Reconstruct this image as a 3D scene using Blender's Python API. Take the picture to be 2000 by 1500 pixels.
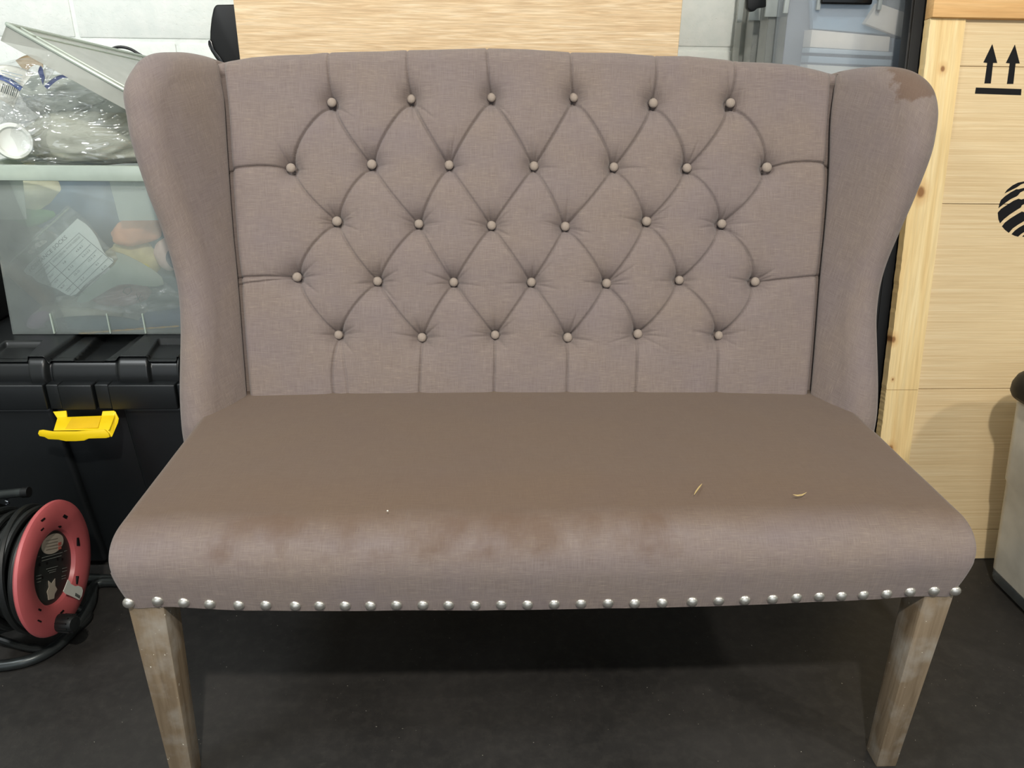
import bpy, bmesh, math, random
import numpy as np
from mathutils import Vector, Matrix
random.seed(7); np.random.seed(7)
R = math.radians
for o in list(bpy.data.objects): bpy.data.objects.remove(o)
SC = bpy.context.scene; COL = SC.collection
# ------------------------------------------------------------------ camera
F, CH = 1500.0, 1.117
YAW, PITCH, ROLL = R(2.64), R(23.0), R(0.828)
fwd = np.array([math.sin(YAW)*math.cos(PITCH), math.cos(YAW)*math.cos(PITCH), -math.sin(PITCH)])
r0 = np.array([math.cos(YAW), -math.sin(YAW), 0]); u0 = np.cross(r0, fwd)
cr = r0*math.cos(ROLL)+u0*math.sin(ROLL); cu = -r0*math.sin(ROLL)+u0*math.cos(ROLL)
CAM = np.array([0, 0, CH])
cd = bpy.data.cameras.new('camera'); cam = bpy.data.objects.new('camera', cd); COL.objects.link(cam)
cd.sensor_width = 36; cd.lens = 36*F/2000; cd.clip_start = .02
cam.matrix_world = Matrix(((cr[0], cu[0], -fwd[0], 0), (cr[1], cu[1], -fwd[1], 0), (cr[2], cu[2], -fwd[2], CH), (0, 0, 0, 1)))
SC.camera = cam
def ray(px): return fwd+(px[0]-1000)/F*cr-(px[1]-750)/F*cu
def at(px, Y): d = ray(px); return CAM+d*(Y/d[1])
def atz(px, z): d = ray(px); return CAM+d*((z-CH)/d[2])
def atx(px, X): d = ray(px); return CAM+d*(X/d[0])
def hit(px, P0, n): d = ray(px); P0 = np.array(P0); n = np.array(n); return CAM+d*(((P0-CAM)@n)/(d@n))
# ------------------------------------------------------------------ world, lights, exposure
SC.view_settings.view_transform = 'Standard'; SC.view_settings.look = 'None'
SC.view_settings.gamma = 1; SC.view_settings.use_curve_mapping = False
SC.view_settings.exposure = 0.0
w = bpy.data.worlds.new('world'); SC.world = w; w.use_nodes = True
w.node_tree.nodes['Background'].inputs[0].default_value = (.86, .94, 1, 1)
w.node_tree.nodes['Background'].inputs[1].default_value = .9
def area(name, loc, target, sx, sy, power, col, shape='RECTANGLE'):
    l = bpy.data.lights.new(name, 'AREA'); l.shape = shape; l.size = sx; l.size_y = sy; l.energy = power; l.color = col
    o = bpy.data.objects.new(name, l); COL.objects.link(o); o.location = loc
    o.rotation_euler = (Vector(target)-Vector(loc)).to_track_quat('-Z', 'Y').to_euler(); return o
area('daylight_from_open_door', (-.8, -2.4, 1.6), (-.2, 2, .9), 3.4, 2.0, 15, (.88, .95, 1))
area('ceiling_lamp_or_fill_light', (.05, -.55, 2.5), (.1, 1.2, .3), .10, .10, 50, (1, .94, .85), 'DISK')
area('ceiling_lamp_or_fill_light', (2.1, -.2, 2.5), (.6, 1.4, .3), .16, .16, 20, (1, .94, .85), 'DISK')
area('ceiling_lamp_or_fill_light', (-1.5, .35, 2.5), (-.8, 1.8, .7), .7, .3, 28, (.94, .98, 1))  # unseen fill light added to brighten the tub front and the wall beside it
# ------------------------------------------------------------------ helpers
def S(r, g=None, b=None, a=1):
    if g is None: r, g, b = [int(r[i:i+2], 16) for i in (0, 2, 4)]
    f = lambda c: (c/255/12.92 if c/255 <= .04045 else ((c/255+.055)/1.055)**2.4)
    return (f(r), f(g), f(b), a)
def new_mat(name):
    m = bpy.data.materials.new(name); m.use_nodes = True; nt = m.node_tree
    return m, nt, nt.nodes['Principled BSDF'], nt.nodes['Material Output']
def N(nt, t, **k):
    n = nt.nodes.new(t)
    for a, v in k.items():
        if a.startswith('i_'): n.inputs[int(a[2:]) if a[2:].isdigit() else a[2:]].default_value = v
        else: setattr(n, a, v)
    return n
def mth(nt, op, a, b=None, c=None, clamp=False):
    n = nt.nodes.new('ShaderNodeMath'); n.operation = op; n.use_clamp = clamp
    for i, v in enumerate((a, b, c)):
        if v is None: continue
        if isinstance(v, (int, float)): n.inputs[i].default_value = v
        else: nt.links.new(v, n.inputs[i])
    return n.outputs[0]
def mixc(nt, f, a, b, mode='MIX'):
    n = nt.nodes.new('ShaderNodeMix'); n.data_type = 'RGBA'; n.blend_type = mode
    for s, v in ((0, f), (6, a), (7, b)):
        if isinstance(v, (int, float, tuple)): n.inputs[s].default_value = v
        else: nt.links.new(v, n.inputs[s])
    return n.outputs[2]
def coords(nt, kind='Object', scale=(1, 1, 1), rot=(0, 0, 0)):
    tc = N(nt, 'ShaderNodeTexCoord'); mp = N(nt, 'ShaderNodeMapping'); mp.inputs['Scale'].default_value = scale; mp.inputs['Rotation'].default_value = rot
    nt.links.new(tc.outputs[kind], mp.inputs[0]); return mp.outputs[0]
def noise(nt, vec, sc, det=2, rough=.5, dist=0):
    n = N(nt, 'ShaderNodeTexNoise'); nt.links.new(vec, n.inputs['Vector']); n.inputs['Scale'].default_value = sc
    n.inputs['Detail'].default_value = det; n.inputs['Roughness'].default_value = rough; n.inputs['Distortion'].default_value = dist; return n.outputs['Fac']
def ramp(nt, f, stops):
    n = N(nt, 'ShaderNodeValToRGB'); nt.links.new(f, n.inputs[0]); e = n.color_ramp.elements
    while len(e) < len(stops): e.new(.5)
    for i, (p, c) in enumerate(stops): e[i].position = p; e[i].color = c if len(c) == 4 else (*c, 1)
    return n.outputs[0]
def rng(nt, v, a, b, c=0, d=1):
    n = N(nt, 'ShaderNodeMapRange'); nt.links.new(v, n.inputs[0])
    for i, x in enumerate((a, b, c, d)): n.inputs[i+1].default_value = x
    return n.outputs[0]
def bump(nt, bs, h, strength, dist=.001):
    b = N(nt, 'ShaderNodeBump'); b.inputs['Strength'].default_value = strength; b.inputs['Distance'].default_value = dist
    nt.links.new(h, b.inputs['Height']); nt.links.new(b.outputs[0], bs.inputs['Normal'])
def plain(name, col, rough=.5, metal=0, spec=.5, nz=.12, ns=30):
    m, nt, bs, out = new_mat(name)
    c = coords(nt); f = noise(nt, c, ns, 4)
    dark = tuple(x*(1-nz) for x in col[:3])+(1,); lite = tuple(min(1, x*(1+nz)) for x in col[:3])+(1,)
    nt.links.new(mixc(nt, f, dark, lite), bs.inputs['Base Color'])
    bs.inputs['Roughness'].default_value = rough; bs.inputs['Metallic'].default_value = metal; bs.inputs['Specular IOR Level'].default_value = spec
    return m
def sepxyz(nt, v):
    s = N(nt, 'ShaderNodeSeparateXYZ'); nt.links.new(v, s.inputs[0]); return s.outputs
# linen --------------------------------------------------------------
def linen(name, stain=None, base=(127, 115, 111), hi=(164, 151, 136), lo=(105, 93, 91)):
    m, nt, bs, out = new_mat(name)
    uvH = coords(nt, 'UV', (26, 1100, 1)); uvV = coords(nt, 'UV', (1100, 26, 1)); uv = coords(nt, 'UV')
    h1 = noise(nt, uvH, 1, 2, .6); v1 = noise(nt, uvV, 1, 2, .6)
    fine = noise(nt, uv, 900, 1)
    uvH2 = coords(nt, 'UV', (46, 760, 1)); uvV2 = coords(nt, 'UV', (760, 46, 1))
    h2 = noise(nt, uvH2, 1, 1); v2 = noise(nt, uvV2, 1, 1)
    big = noise(nt, coords(nt, 'UV', (5, 9, 1)), 1, 3)
    c = mixc(nt, rng(nt, h1, .3, .7), S(*lo), S(*base))
    c = mixc(nt, rng(nt, v1, .35, .75, 0, .6), c, S(*[min(255, x+10) for x in base]))
    sl = mth(nt, 'MAXIMUM', rng(nt, h2, .54, .76, 0, .75), rng(nt, v2, .58, .78, 0, .6))
    slf = mth(nt, 'MULTIPLY', sl, rng(nt, fine, .35, .6, .25, 1))
    slf = mth(nt, 'MULTIPLY', slf, rng(nt, big, .35, .65, .35, 1))
    c = mixc(nt, slf, c, S(*hi))
    c = mixc(nt, rng(nt, big, .35, .65, 0, .30), c, S(128, 112, 97))
    big2 = noise(nt, coords(nt, 'UV', (11, 6, 1), (0, 0, .7)), 1, 2); c = mixc(nt, rng(nt, big2, .5, .7, 0, .16), c, S(114, 103, 110))
    if stain: c = stain(nt, c)
    nt.links.new(c, bs.inputs['Base Color'])
    bs.inputs['Roughness'].default_value = .92; bs.inputs['Specular IOR Level'].default_value = .15
    bs.inputs['Sheen Weight'].default_value = .18; bs.inputs['Sheen Roughness'].default_value = .5
    hh = mth(nt, 'ADD', mth(nt, 'ADD', h1, v1), mth(nt, 'MULTIPLY', fine, .6))
    bump(nt, bs, hh, .35, .0008)
    return m
def box_mask(nt, pos, lo, hi, soft, warp, wsc=30):
    """soft box mask on world/object position, edge broken up by noise"""
    n = noise(nt, pos, wsc, 4, .65)
    wv = mth(nt, 'MULTIPLY', mth(nt, 'SUBTRACT', n, .5), warp)
    out = None
    for i in range(3):
        if lo[i] is None: continue
        p = mth(nt, 'ADD', sepxyz(nt, pos)[i], wv)
        a = rng(nt, p, lo[i]-soft, lo[i]+soft); b = rng(nt, p, hi[i]-soft, hi[i]+soft, 1, 0)
        v = mth(nt, 'MULTIPLY', a, b)
        out = v if out is None else mth(nt, 'MULTIPLY', out, v)
    return out
def seat_stain(nt, c):
    pos = coords(nt)
    # general soiling of the sitting surface (brownish), the front band stays cleaner
    z = sepxyz(nt, pos); n = noise(nt, pos, 9, 3)
    d = mth(nt, 'ADD', z[1], mth(nt, 'MULTIPLY', mth(nt, 'SUBTRACT', n, .5), .03))
    top = rng(nt, d, .948, 1.0)
    c = mixc(nt, mth(nt, 'MULTIPLY', top, .78), c, mixc(nt, 1.0, c, S(200, 182, 158), 'MULTIPLY'))
    c = mixc(nt, mth(nt, 'MULTIPLY', top, .55), c, S(100, 82, 68))
    s = box_mask(nt, pos, (-.40, .88, .444), (.30, .985, .50), .010, .05, 22)
    s2 = rng(nt, noise(nt, coords(nt, 'Object', (1, .5, .9)), 13, 4, .6), .40, .62)
    c = mixc(nt, mth(nt, 'MULTIPLY', mth(nt, 'MULTIPLY', s, s2), .55), c, S(98, 78, 64))
    return c
def wing_stain(nt, c):
    pos = coords(nt)
    s = box_mask(nt, pos, (.775, None, 1.045), (1.1, None, 1.3), .004, .05, 40)
    p = sepxyz(nt, pos)
    diag = mth(nt, 'ADD', p[2], mth(nt, 'ADD', mth(nt, 'MULTIPLY', p[0], -.20), mth(nt, 'MULTIPLY', noise(nt, coords(nt, 'Object', (1, 1, .25)), 90, 3), .022)))
    s3 = rng(nt, diag, .907, .913)
    return mixc(nt, mth(nt, 'MULTIPLY', mth(nt, 'MULTIPLY', s, s3), .68), c, S(98, 76, 60))
M = {}
M['linen'] = linen('linen_back')
M['linen_wing'] = linen('linen_wing')
M['linen_wing_r'] = linen('linen_wing_stained', wing_stain)
M['linen_seat'] = linen('linen_seat', seat_stain)
M['button'] = linen('linen_button', None, (158, 145, 134), (190, 178, 164), (138, 126, 116))
M['nail'] = plain('brushed_nickel', S(204, 200, 192), .33, .85, .5, .15, 200)
def leg_wood(name, base, dark, pale):
    m, nt, bs, out = new_mat(name)
    g = noise(nt, coords(nt, 'Object', (70, 70, 5)), 1, 5, .6, .6); b = noise(nt, coords(nt), 14, 4, .6)
    sp = noise(nt, coords(nt), 160, 2)
    c = mixc(nt, rng(nt, g, .3, .7), S(*dark), S(*base)); c = mixc(nt, rng(nt, b, .48, .7, 0, .7), c, S(*pale))
    c = mixc(nt, rng(nt, sp, .74, .78), c, S(225, 220, 205))
    nt.links.new(c, bs.inputs['Base Color']); bs.inputs['Roughness'].default_value = .6; bump(nt, bs, g, .5, .002); return m
M['leg'] = leg_wood('limed_oak', (136, 119, 97), (104, 88, 68), (154, 148, 138))
M['trunk'] = plain('black_plastic', S(17, 20, 22), .42, 0, .5, .15, 60)
M['trunk_lid'] = plain('black_plastic_lid', S(26, 28, 29), .36, 0, .5, .12, 50)
M['black'] = plain('black_matte', S(12, 13, 14), .5, 0, .35)
M['blackgloss'] = plain('black_gloss', S(14, 15, 16), .2)
M['yellow'] = plain('yellow_plastic', S(240, 205, 20), .38, 0, .5, .05)
M['red'] = plain('dusty_red_plastic', S(182, 90, 92), .36, 0, .5, .16, 18)
M['rubber'] = plain('black_rubber', S(24, 26, 26), .45, 0, .4, .2, 40)
M['steel'] = plain('worn_dark_steel', S(60, 64, 64), .35, .6, .5, .4, 60)
M['silver'] = plain('silver', S(190, 195, 205), .25, 1)
M['paper'] = plain('paper_white', S(226, 226, 216), .7, 0, .3, .04)
M['cream'] = plain('cream_card', S(240, 232, 218), .75, 0, .2, .05)
M['ink'] = plain('black_ink', S(17, 17, 19), .7, 0, .2)
M['greyink'] = plain('grey_ink', S(70, 78, 78), .6)
M['tag_beige'] = plain('beige_sticker', S(172, 162, 146), .5)
M['straw'] = plain('straw', S(188, 164, 112), .6)
def clear(name, tint, opac, rough=.25, spec=.5, tr=.35):
    m, nt, bs, out = new_mat(name)
    t = N(nt, 'ShaderNodeBsdfTransparent'); t.inputs[0].default_value = (*[min(1, .975+.025*x) for x in tint[:3]], 1)
    bs.inputs['Base Color'].default_value = tint; bs.inputs['Roughness'].default_value = rough; bs.inputs['Specular IOR Level'].default_value = spec
    tl = N(nt, 'ShaderNodeBsdfTranslucent'); tl.inputs[0].default_value = tint
    mx0 = N(nt, 'ShaderNodeMixShader'); mx0.inputs[0].default_value = tr
    nt.links.new(bs.outputs[0], mx0.inputs[1]); nt.links.new(tl.outputs[0], mx0.inputs[2])
    n = noise(nt, coords(nt), 12, 3); f = rng(nt, n, .3, .7, opac*.85, min(1, opac*1.15))
    mx = N(nt, 'ShaderNodeMixShader'); nt.links.new(f, mx.inputs[0]); nt.links.new(t.outputs[0], mx.inputs[1]); nt.links.new(mx0.outputs[0], mx.inputs[2])
    g = N(nt, 'ShaderNodeBsdfGlossy'); g.inputs['Roughness'].default_value = rough*.6; fr = N(nt, 'ShaderNodeFresnel'); fr.inputs[0].default_value = 1.45
    mg = N(nt, 'ShaderNodeMixShader'); nt.links.new(mth(nt, 'MULTIPLY', fr.outputs[0], .8), mg.inputs[0]); nt.links.new(mx.outputs[0], mg.inputs[1]); nt.links.new(g.outputs[0], mg.inputs[2])
    nt.links.new(mg.outputs[0], out.inputs[0]); return m
M['clear_bin'] = clear('frosted_green_plastic', S(226, 237, 232), .27)
M['clear_rim'] = clear('frosted_rim_plastic', S(215, 228, 216), .82)
M['clear_lid'] = clear('frosted_lid_plastic', S(216, 218, 208), .6)
M['clear_blue'] = clear('frosted_blue_plastic', S(212, 219, 226), .27, .2)
M['clear_grey'] = clear('frosted_grey_plastic', S(190, 193, 188), .36, .3)
M['clear_tab'] = clear('frosted_tab_plastic', S(205, 212, 210), .75, .3)
M['clear_white'] = clear('frosted_white_plastic', S(244, 240, 228), .84, .45)
M['clear_base'] = clear('frosted_base_plastic', S(120, 128, 132), .6, .3)
def film(name, op, tint):
    m, nt, bs, out = new_mat(name)
    t = N(nt, 'ShaderNodeBsdfTransparent'); bs.inputs['Base Color'].default_value = tint; bs.inputs['Roughness'].default_value = .12; bs.inputs['Specular IOR Level'].default_value = .9
    h = noise(nt, coords(nt, 'Object', (.8, 1, 2.0)), 6, 2, .45, 2.4); bump(nt, bs, h, .9, .04)
    g = N(nt, 'ShaderNodeBsdfGlossy'); g.inputs['Roughness'].default_value = .12
    b2 = N(nt, 'ShaderNodeBump'); b2.inputs['Strength'].default_value = 1; b2.inputs['Distance'].default_value = .05; nt.links.new(h, b2.inputs['Height']); nt.links.new(b2.outputs[0], g.inputs['Normal'])
    mx = N(nt, 'ShaderNodeMixShader'); mx.inputs[0].default_value = op; nt.links.new(t.outputs[0], mx.inputs[1]); nt.links.new(bs.outputs[0], mx.inputs[2])
    mg = N(nt, 'ShaderNodeMixShader'); mg.inputs[0].default_value = .15; nt.links.new(mx.outputs[0], mg.inputs[1]); nt.links.new(g.outputs[0], mg.inputs[2])
    nt.links.new(mg.outputs[0], out.inputs[0]); return m
M['film'] = film('clear_bag_film', .07, S(215, 222, 220))
M['film2'] = film('clear_packet_film', .12, S(215, 225, 222))
def wood(name, a, b, c3, gscale, axis='x', knots=(), rough=.55, dist=1.2, fine=1.0):
    m, nt, bs, out = new_mat(name)
    sx = {'x': (1.3, 8, 26), 'z': (26, 8, 1.3), 'f': (.5, 8, 46)}[axis]
    v = coords(nt, 'Object', sx)
    g = noise(nt, v, gscale, 5, .6, dist); f2 = noise(nt, coords(nt, 'Object', tuple(x*5 for x in sx)), gscale, 3, .6)
    c = ramp(nt, g, [(.3, S(*a)), (.5, S(*b)), (.7, S(*c3))])
    c = mixc(nt, rng(nt, f2, .35, .65, .28*fine, 0), c, tuple(x*.62 for x in S(*a)[:3])+(1,))
    pos = coords(nt)
    for (kx, kz, kr) in knots:
        d = N(nt, 'ShaderNodeVectorMath', operation='DISTANCE'); mp = N(nt, 'ShaderNodeVectorMath', operation='MULTIPLY'); mp.inputs[1].default_value = (1, 0, .75)
        nt.links.new(pos, mp.inputs[0]); nt.links.new(mp.outputs[0], d.inputs[0]); d.inputs[1].default_value = (kx, 0, kz*.75)
        dd = mth(nt, 'ADD', d.outputs['Value'], mth(nt, 'MULTIPLY', mth(nt, 'SUBTRACT', noise(nt, pos, 60, 2), .5), kr*.5))
        c = mixc(nt, rng(nt, dd, kr*.9, kr*2.4, .5, 0), c, S(200, 150, 92))
        c = mixc(nt, rng(nt, dd, kr*.5, kr, .85, 0), c, S(128, 82, 44))
    nt.links.new(c, bs.inputs['Base Color']); bs.inputs['Roughness'].default_value = rough; bs.inputs['Specular IOR Level'].default_value = .3
    bump(nt, bs, g, .12, .002); return m
M['plywood'] = wood('oak_veneer', (206, 174, 134), (225, 197, 157), (238, 216, 182), 2.3, 'x', (), .5, 3.4, 1.6)
M['crate_ply'] = wood('pine_ply', (210, 182, 138), (223, 198, 155), (232, 211, 171), 5.0, 'f', (), .6, .15, 1.0)
M['beam'] = wood('orange_pine', (212, 164, 106), (224, 180, 122), (232, 192, 138), 1.8, 'x', (), .6, .6)
# ------------------------------------------------------------------ mesh helpers
def mesh_obj(name, V, Fc, mat, parent=None, smooth=True, uv=None, loc=None):
    me = bpy.data.meshes.new(name); me.from_pydata([tuple(map(float, v)) for v in V] if not isinstance(V, np.ndarray) else V.tolist(), [], Fc if isinstance(Fc, list) else Fc.tolist())
    me.validate(); me.update()
    if uv is not None:
        l = me.uv_layers.new(name='UVMap'); vi = np.zeros(len(me.loops), dtype=np.int32); me.loops.foreach_get('vertex_index', vi)
        l.data.foreach_set('uv', np.asarray(uv, dtype=np.float32)[vi].ravel())
    if smooth: me.polygons.foreach_set('use_smooth', [True]*len(me.polygons))
    me.materials.append(mat)
    o = bpy.data.objects.new(name, me); COL.objects.link(o)
    if parent: o.parent = parent
    if loc is not None: o.location = loc
    return o
def gridf(n, m, off=0, closed=False, flip=False):
    """n rows x m cols"""
    i = np.arange(n-1)[:, None]; j = np.arange(m if closed else m-1)[None, :]
    a = i*m+j; b = i*m+(j+1) % m; c = (i+1)*m+(j+1) % m; d = (i+1)*m+j
    q = np.stack([a, b, c, d], -1).reshape(-1, 4)+off
    return q[:, ::-1] if flip else q
class MB:
    def __init__(s): s.v = []; s.f = []
    def add(s, V, Fc):
        o = len(s.v); s.v += [tuple(map(float, v)) for v in V]; s.f += [tuple(int(i)+o for i in f) for f in Fc]; return s
    def box(s, lo, hi, M4=None):
        x0, y0, z0 = lo; x1, y1, z1 = hi
        V = [(x0, y0, z0), (x1, y0, z0), (x1, y1, z0), (x0, y1, z0), (x0, y0, z1), (x1, y0, z1), (x1, y1, z1), (x0, y1, z1)]
        if M4 is not None: V = [tuple(M4 @ Vector(v)) for v in V]
        return s.add(V, [(0, 3, 2, 1), (4, 5, 6, 7), (0, 1, 5, 4), (1, 2, 6, 5), (2, 3, 7, 6), (3, 0, 4, 7)])
    def hexa(s, bot, top):
        return s.add(list(bot)+list(top), [(0, 3, 2, 1), (4, 5, 6, 7), (0, 1, 5, 4), (1, 2, 6, 5), (2, 3, 7, 6), (3, 0, 4, 7)])
    def prism(s, pts, vec):
        n = len(pts); P = [np.array(p, float) for p in pts]; Q = [p+np.array(vec, float) for p in P]
        return s.add(P+Q, [tuple(range(n)), tuple(range(2*n-1, n-1, -1))]+[(i, (i+1) % n+0, (i+1) % n+n, i+n) for i in range(n)])
    def tube(s, pts, r, n=10, caps=True, closed=False):
        P = [np.array(p, float) for p in pts]; k = len(P); rs = r if hasattr(r, '__len__') else [r]*k; V = []; a = None
        for i in range(k):
            if closed: t = P[(i+1) % k]-P[i-1]
            else: t = P[min(i+1, k-1)]-P[max(i-1, 0)]
            t = t/(np.linalg.norm(t)+1e-12)
            if a is None: a = np.cross(t, [0, 0, 1] if abs(t[2]) < .9 else [1, 0, 0])
            a = a-t*(a@t); a /= np.linalg.norm(a)+1e-12; b = np.cross(t, a)
            V += [P[i]+rs[i]*(math.cos(2*math.pi*q/n)*a+math.sin(2*math.pi*q/n)*b) for q in range(n)]
        Fc = [tuple(f) for f in gridf(k, n, 0, True)]
        if closed: Fc += [((k-1)*n+q, (k-1)*n+(q+1) % n, (q+1) % n, q) for q in range(n)]
        elif caps: Fc += [tuple(range(n-1, -1, -1)), tuple(range((k-1)*n, k*n))]
        return s.add(V, Fc)
    def lathe(s, prof, C, ax, n=32):
        """prof: (radius, height along ax)"""
        ax = np.array(ax, float); ax /= np.linalg.norm(ax); a = np.cross(ax, [0, 0, 1] if abs(ax[2]) < .9 else [1, 0, 0]); a /= np.linalg.norm(a); b = np.cross(ax, a); C = np.array(C)
        V = [C+ax*h+r*(math.cos(2*math.pi*q/n)*a+math.sin(2*math.pi*q/n)*b) for r, h in prof for q in range(n)]
        return s.add(V, [tuple(f) for f in gridf(len(prof), n, 0, True)])
    def build(s, name, mat, parent=None, bevel=0, seg=2, smooth=None, kind=None, label=None):
        me = bpy.data.meshes.new(name); me.from_pydata(s.v, [], s.f)
        bm = bmesh.new(); bm.from_mesh(me); bmesh.ops.remove_doubles(bm, verts=bm.verts, dist=1e-6)
        bmesh.ops.recalc_face_normals(bm, faces=bm.faces)
        if bevel:
            ed = [e for e in bm.edges if len(e.link_faces) == 2 and e.calc_face_angle(0) > .35]
            bmesh.ops.bevel(bm, geom=ed, offset=bevel, segments=seg, affect='EDGES', profile=.5, clamp_overlap=True)
        bm.to_mesh(me); bm.free()
        sm = smooth if smooth is not None else bool(bevel)
        me.polygons.foreach_set('use_smooth', [sm]*len(me.polygons))
        if sm:
            try: me.set_sharp_from_angle(angle=R(35))
            except Exception: pass
        me.materials.append(mat); o = bpy.data.objects.new(name, me); COL.objects.link(o)
        if parent: o.parent = parent
        if kind: o['kind'] = kind
        if label: o['label'] = label
        return o
def thing(name, label, cat, loc=(0, 0, 0), group=None):
    """Empty at the thing's base; part meshes are authored in world space and shifted by -loc"""
    o = bpy.data.objects.new(name, None); COL.objects.link(o); o.location = loc; o.empty_display_size = .05
    o['label'] = label; o['category'] = cat
    if group: o['group'] = group
    return o
def settle(root):
    """children authored in world space: keep them there although the root is offset"""
    for c in root.children:
        if c.get('_w'): continue
        c.matrix_parent_inverse = root.matrix_basis.inverted(); c['_w'] = 1
def tag(o, label, cat, group=None):
    o['label'] = label; o['category'] = cat
    if group: o['group'] = group
    return o
def smoothstep(x, a, b): t = np.clip((x-a)/(b-a), 0, 1); return t*t*(3-2*t)
def interp(pts, n):
    """resample polyline by arc length with light smoothing (catmull)"""
    P = np.array(pts, float); out = []
    Q = np.vstack([2*P[0]-P[1], P, 2*P[-1]-P[-2]])
    for i in range(1, len(Q)-2):
        p0, p1, p2, p3 = Q[i-1:i+3]
        for t in np.linspace(0, 1, 16, endpoint=False): out.append(.5*((2*p1)+(-p0+p2)*t+(2*p0-5*p1+4*p2-p3)*t*t+(-p0+3*p1-3*p2+p3)*t**3))
    out.append(P[-1]); out = np.array(out); L = np.r_[0, np.cumsum(np.linalg.norm(np.diff(out, axis=0), axis=1))]
    s = np.linspace(0, L[-1], n); return np.stack([np.interp(s, L, out[:, k]) for k in range(P.shape[1])], 1)
def noise3(P, sc, seed=0):
    """cheap smooth pseudo-noise from sines"""
    r = np.random.RandomState(seed); o = np.zeros(len(P))
    for k in range(7):
        d = r.normal(size=3); d /= np.linalg.norm(d); o += np.sin(P@d*sc*(1+.35*k)+r.uniform(0, 6.28))/(1+.35*k)
    return o/3
def text_mesh(txt, size=1.0):
    cu_ = bpy.data.curves.new('lettering', 'FONT'); cu_.body = txt; cu_.size = size; cu_.align_x = 'CENTER'; cu_.align_y = 'CENTER'
    cu_.resolution_u = 3
    o = bpy.data.objects.new('lettering', cu_); COL.objects.link(o)
    dg = bpy.context.evaluated_depsgraph_get(); me = bpy.data.meshes.new_from_object(o.evaluated_get(dg))
    V = [tuple(v.co) for v in me.vertices]; Fc = [tuple(p.vertices) for p in me.polygons]
    bpy.data.objects.remove(o); bpy.data.curves.remove(cu_); bpy.data.meshes.remove(me)
    return V, Fc
# ------------------------------------------------------------------ room
def structure(o): o['kind'] = 'structure'; return o
mfl, nt, bs, _ = new_mat('dark_floor_paint')
p = coords(nt); n1 = noise(nt, p, 3.2, 5, .6); n2 = noise(nt, p, 45, 4, .7); n3 = noise(nt, p, 210, 2, .5); n4 = noise(nt, coords(nt, 'Object', (1, 2.4, 1)), 8, 5, .75, 1.5)
c = mixc(nt, rng(nt, n1, .35, .65), S(38, 37, 36), S(50, 48, 46)); c = mixc(nt, rng(nt, n2, .45, .75, 0, .35), c, S(68, 65, 61))
c = mixc(nt, rng(nt, n4, .66, .8, 0, .28), c, S(104, 100, 92))
msk = mth(nt, 'MULTIPLY', rng(nt, n3, .745, .765), rng(nt, noise(nt, p, 5, 3), .46, .56)); c = mixc(nt, msk, c, S(190, 186, 172))
nt.links.new(c, bs.inputs['Base Color']); nt.links.new(rng(nt, n1, .3, .7, .42, .62), bs.inputs['Roughness']); bs.inputs['Specular IOR Level'].default_value = .35
bump(nt, bs, n2, .25, .002)
XW, YW = -3.0, 2.20
structure(MB().box((XW, -3, -.05), (3.4, YW+.2, 0)).build('floor', mfl))
mwl, nt, bs, _ = new_mat('white_block_paint')
p = coords(nt); n1 = noise(nt, p, 70, 5, .65); n2 = noise(nt, p, 22, 3, .6); pit = rng(nt, noise(nt, p, 120, 3, .7), .30, .42)
nt.links.new(mixc(nt, rng(nt, n2, .3, .7), S(230, 236, 231), S(241, 244, 239)), bs.inputs['Base Color']); bs.inputs['Roughness'].default_value = .55
bump(nt, bs, mth(nt, 'ADD', mth(nt, 'MULTIPLY', n1, .5), mth(nt, 'ADD', n2, mth(nt, 'MULTIPLY', pit, .3))), .42, .004)
wb = structure(MB().box((XW, YW+.004, 0), (3.4, YW+.2, 2.7)).build('wall_back', mwl))
BL, BH, Z0 = .50, .25, 1.146-.25*4
bm_ = MB().box((-BL/2+.0045, 0, -BH/2+.0045), (BL/2-.0045, .05, BH/2-.0045)).build('block', mwl, wb, .005, 2)
first = True
for k in range(-1, 10):
    for i in range(-5, 8):
        cx = -1.026+.25+BL*i+(.25 if k % 2 == 1 else 0); cz = Z0+BH*(k+.5)
        if cx < XW+.2 or cx > 3.2 or cz-BH/2 < -.12: continue
        b = bm_ if first else bm_.copy()
        if not first: COL.objects.link(b)
        first = False; b.location = (cx, YW+random.uniform(-.0005, .0006), cz); b.rotation_euler = (0, random.uniform(-.002, .002), 0)
mside = plain('white_wall_paint', S(214, 216, 210), .7, 0, .3, .04, 4)
structure(MB().box((XW-.1, -3, 0), (XW, YW+.2, 2.7)).build('wall_left', mside))
structure(MB().box((3.4, -3, 0), (3.5, YW+.2, 2.7)).build('wall_right', mside))
structure(MB().box((XW-.1, -3, 2.7), (3.5, YW+.2, 2.8)).build('ceiling', mside))
# ------------------------------------------------------------------ tufted bench
XC = .107; SL = .334; YB0, ZB0 = 1.426, .488
bench = thing('wingback_bench', 'mauve linen two-seater wingback bench with button-tufted back and nailhead trim', 'bench', (XC, 1.2, 0))
nb = np.array([0, -1, SL])/math.hypot(1, SL); tb = np.array([0, SL, 1])/math.hypot(1, SL)
def Yb(z): return YB0+SL*(z-ZB0)
def onback(px, d=0): return hit(px, np.array([0, YB0, ZB0])+nb*d, nb)
seamL = [(436, 123), (442, 175), (447, 225), (452, 312), (456, 375), (460, 430), (464, 480), (470, 540), (479, 660), (486, 750), (490, 800), (494, 850)]
seamR = [(1622, 146), (1619, 186), (1613, 270), (1612, 324), (1609, 390), (1603, 460), (1595, 540), (1586, 660), (1577, 765), (1573, 800), (1568, 850)]
sL = np.array([onback(p_, -.006) for p_ in seamL]); sR = np.array([onback(p_, -.006) for p_ in seamR])
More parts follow.
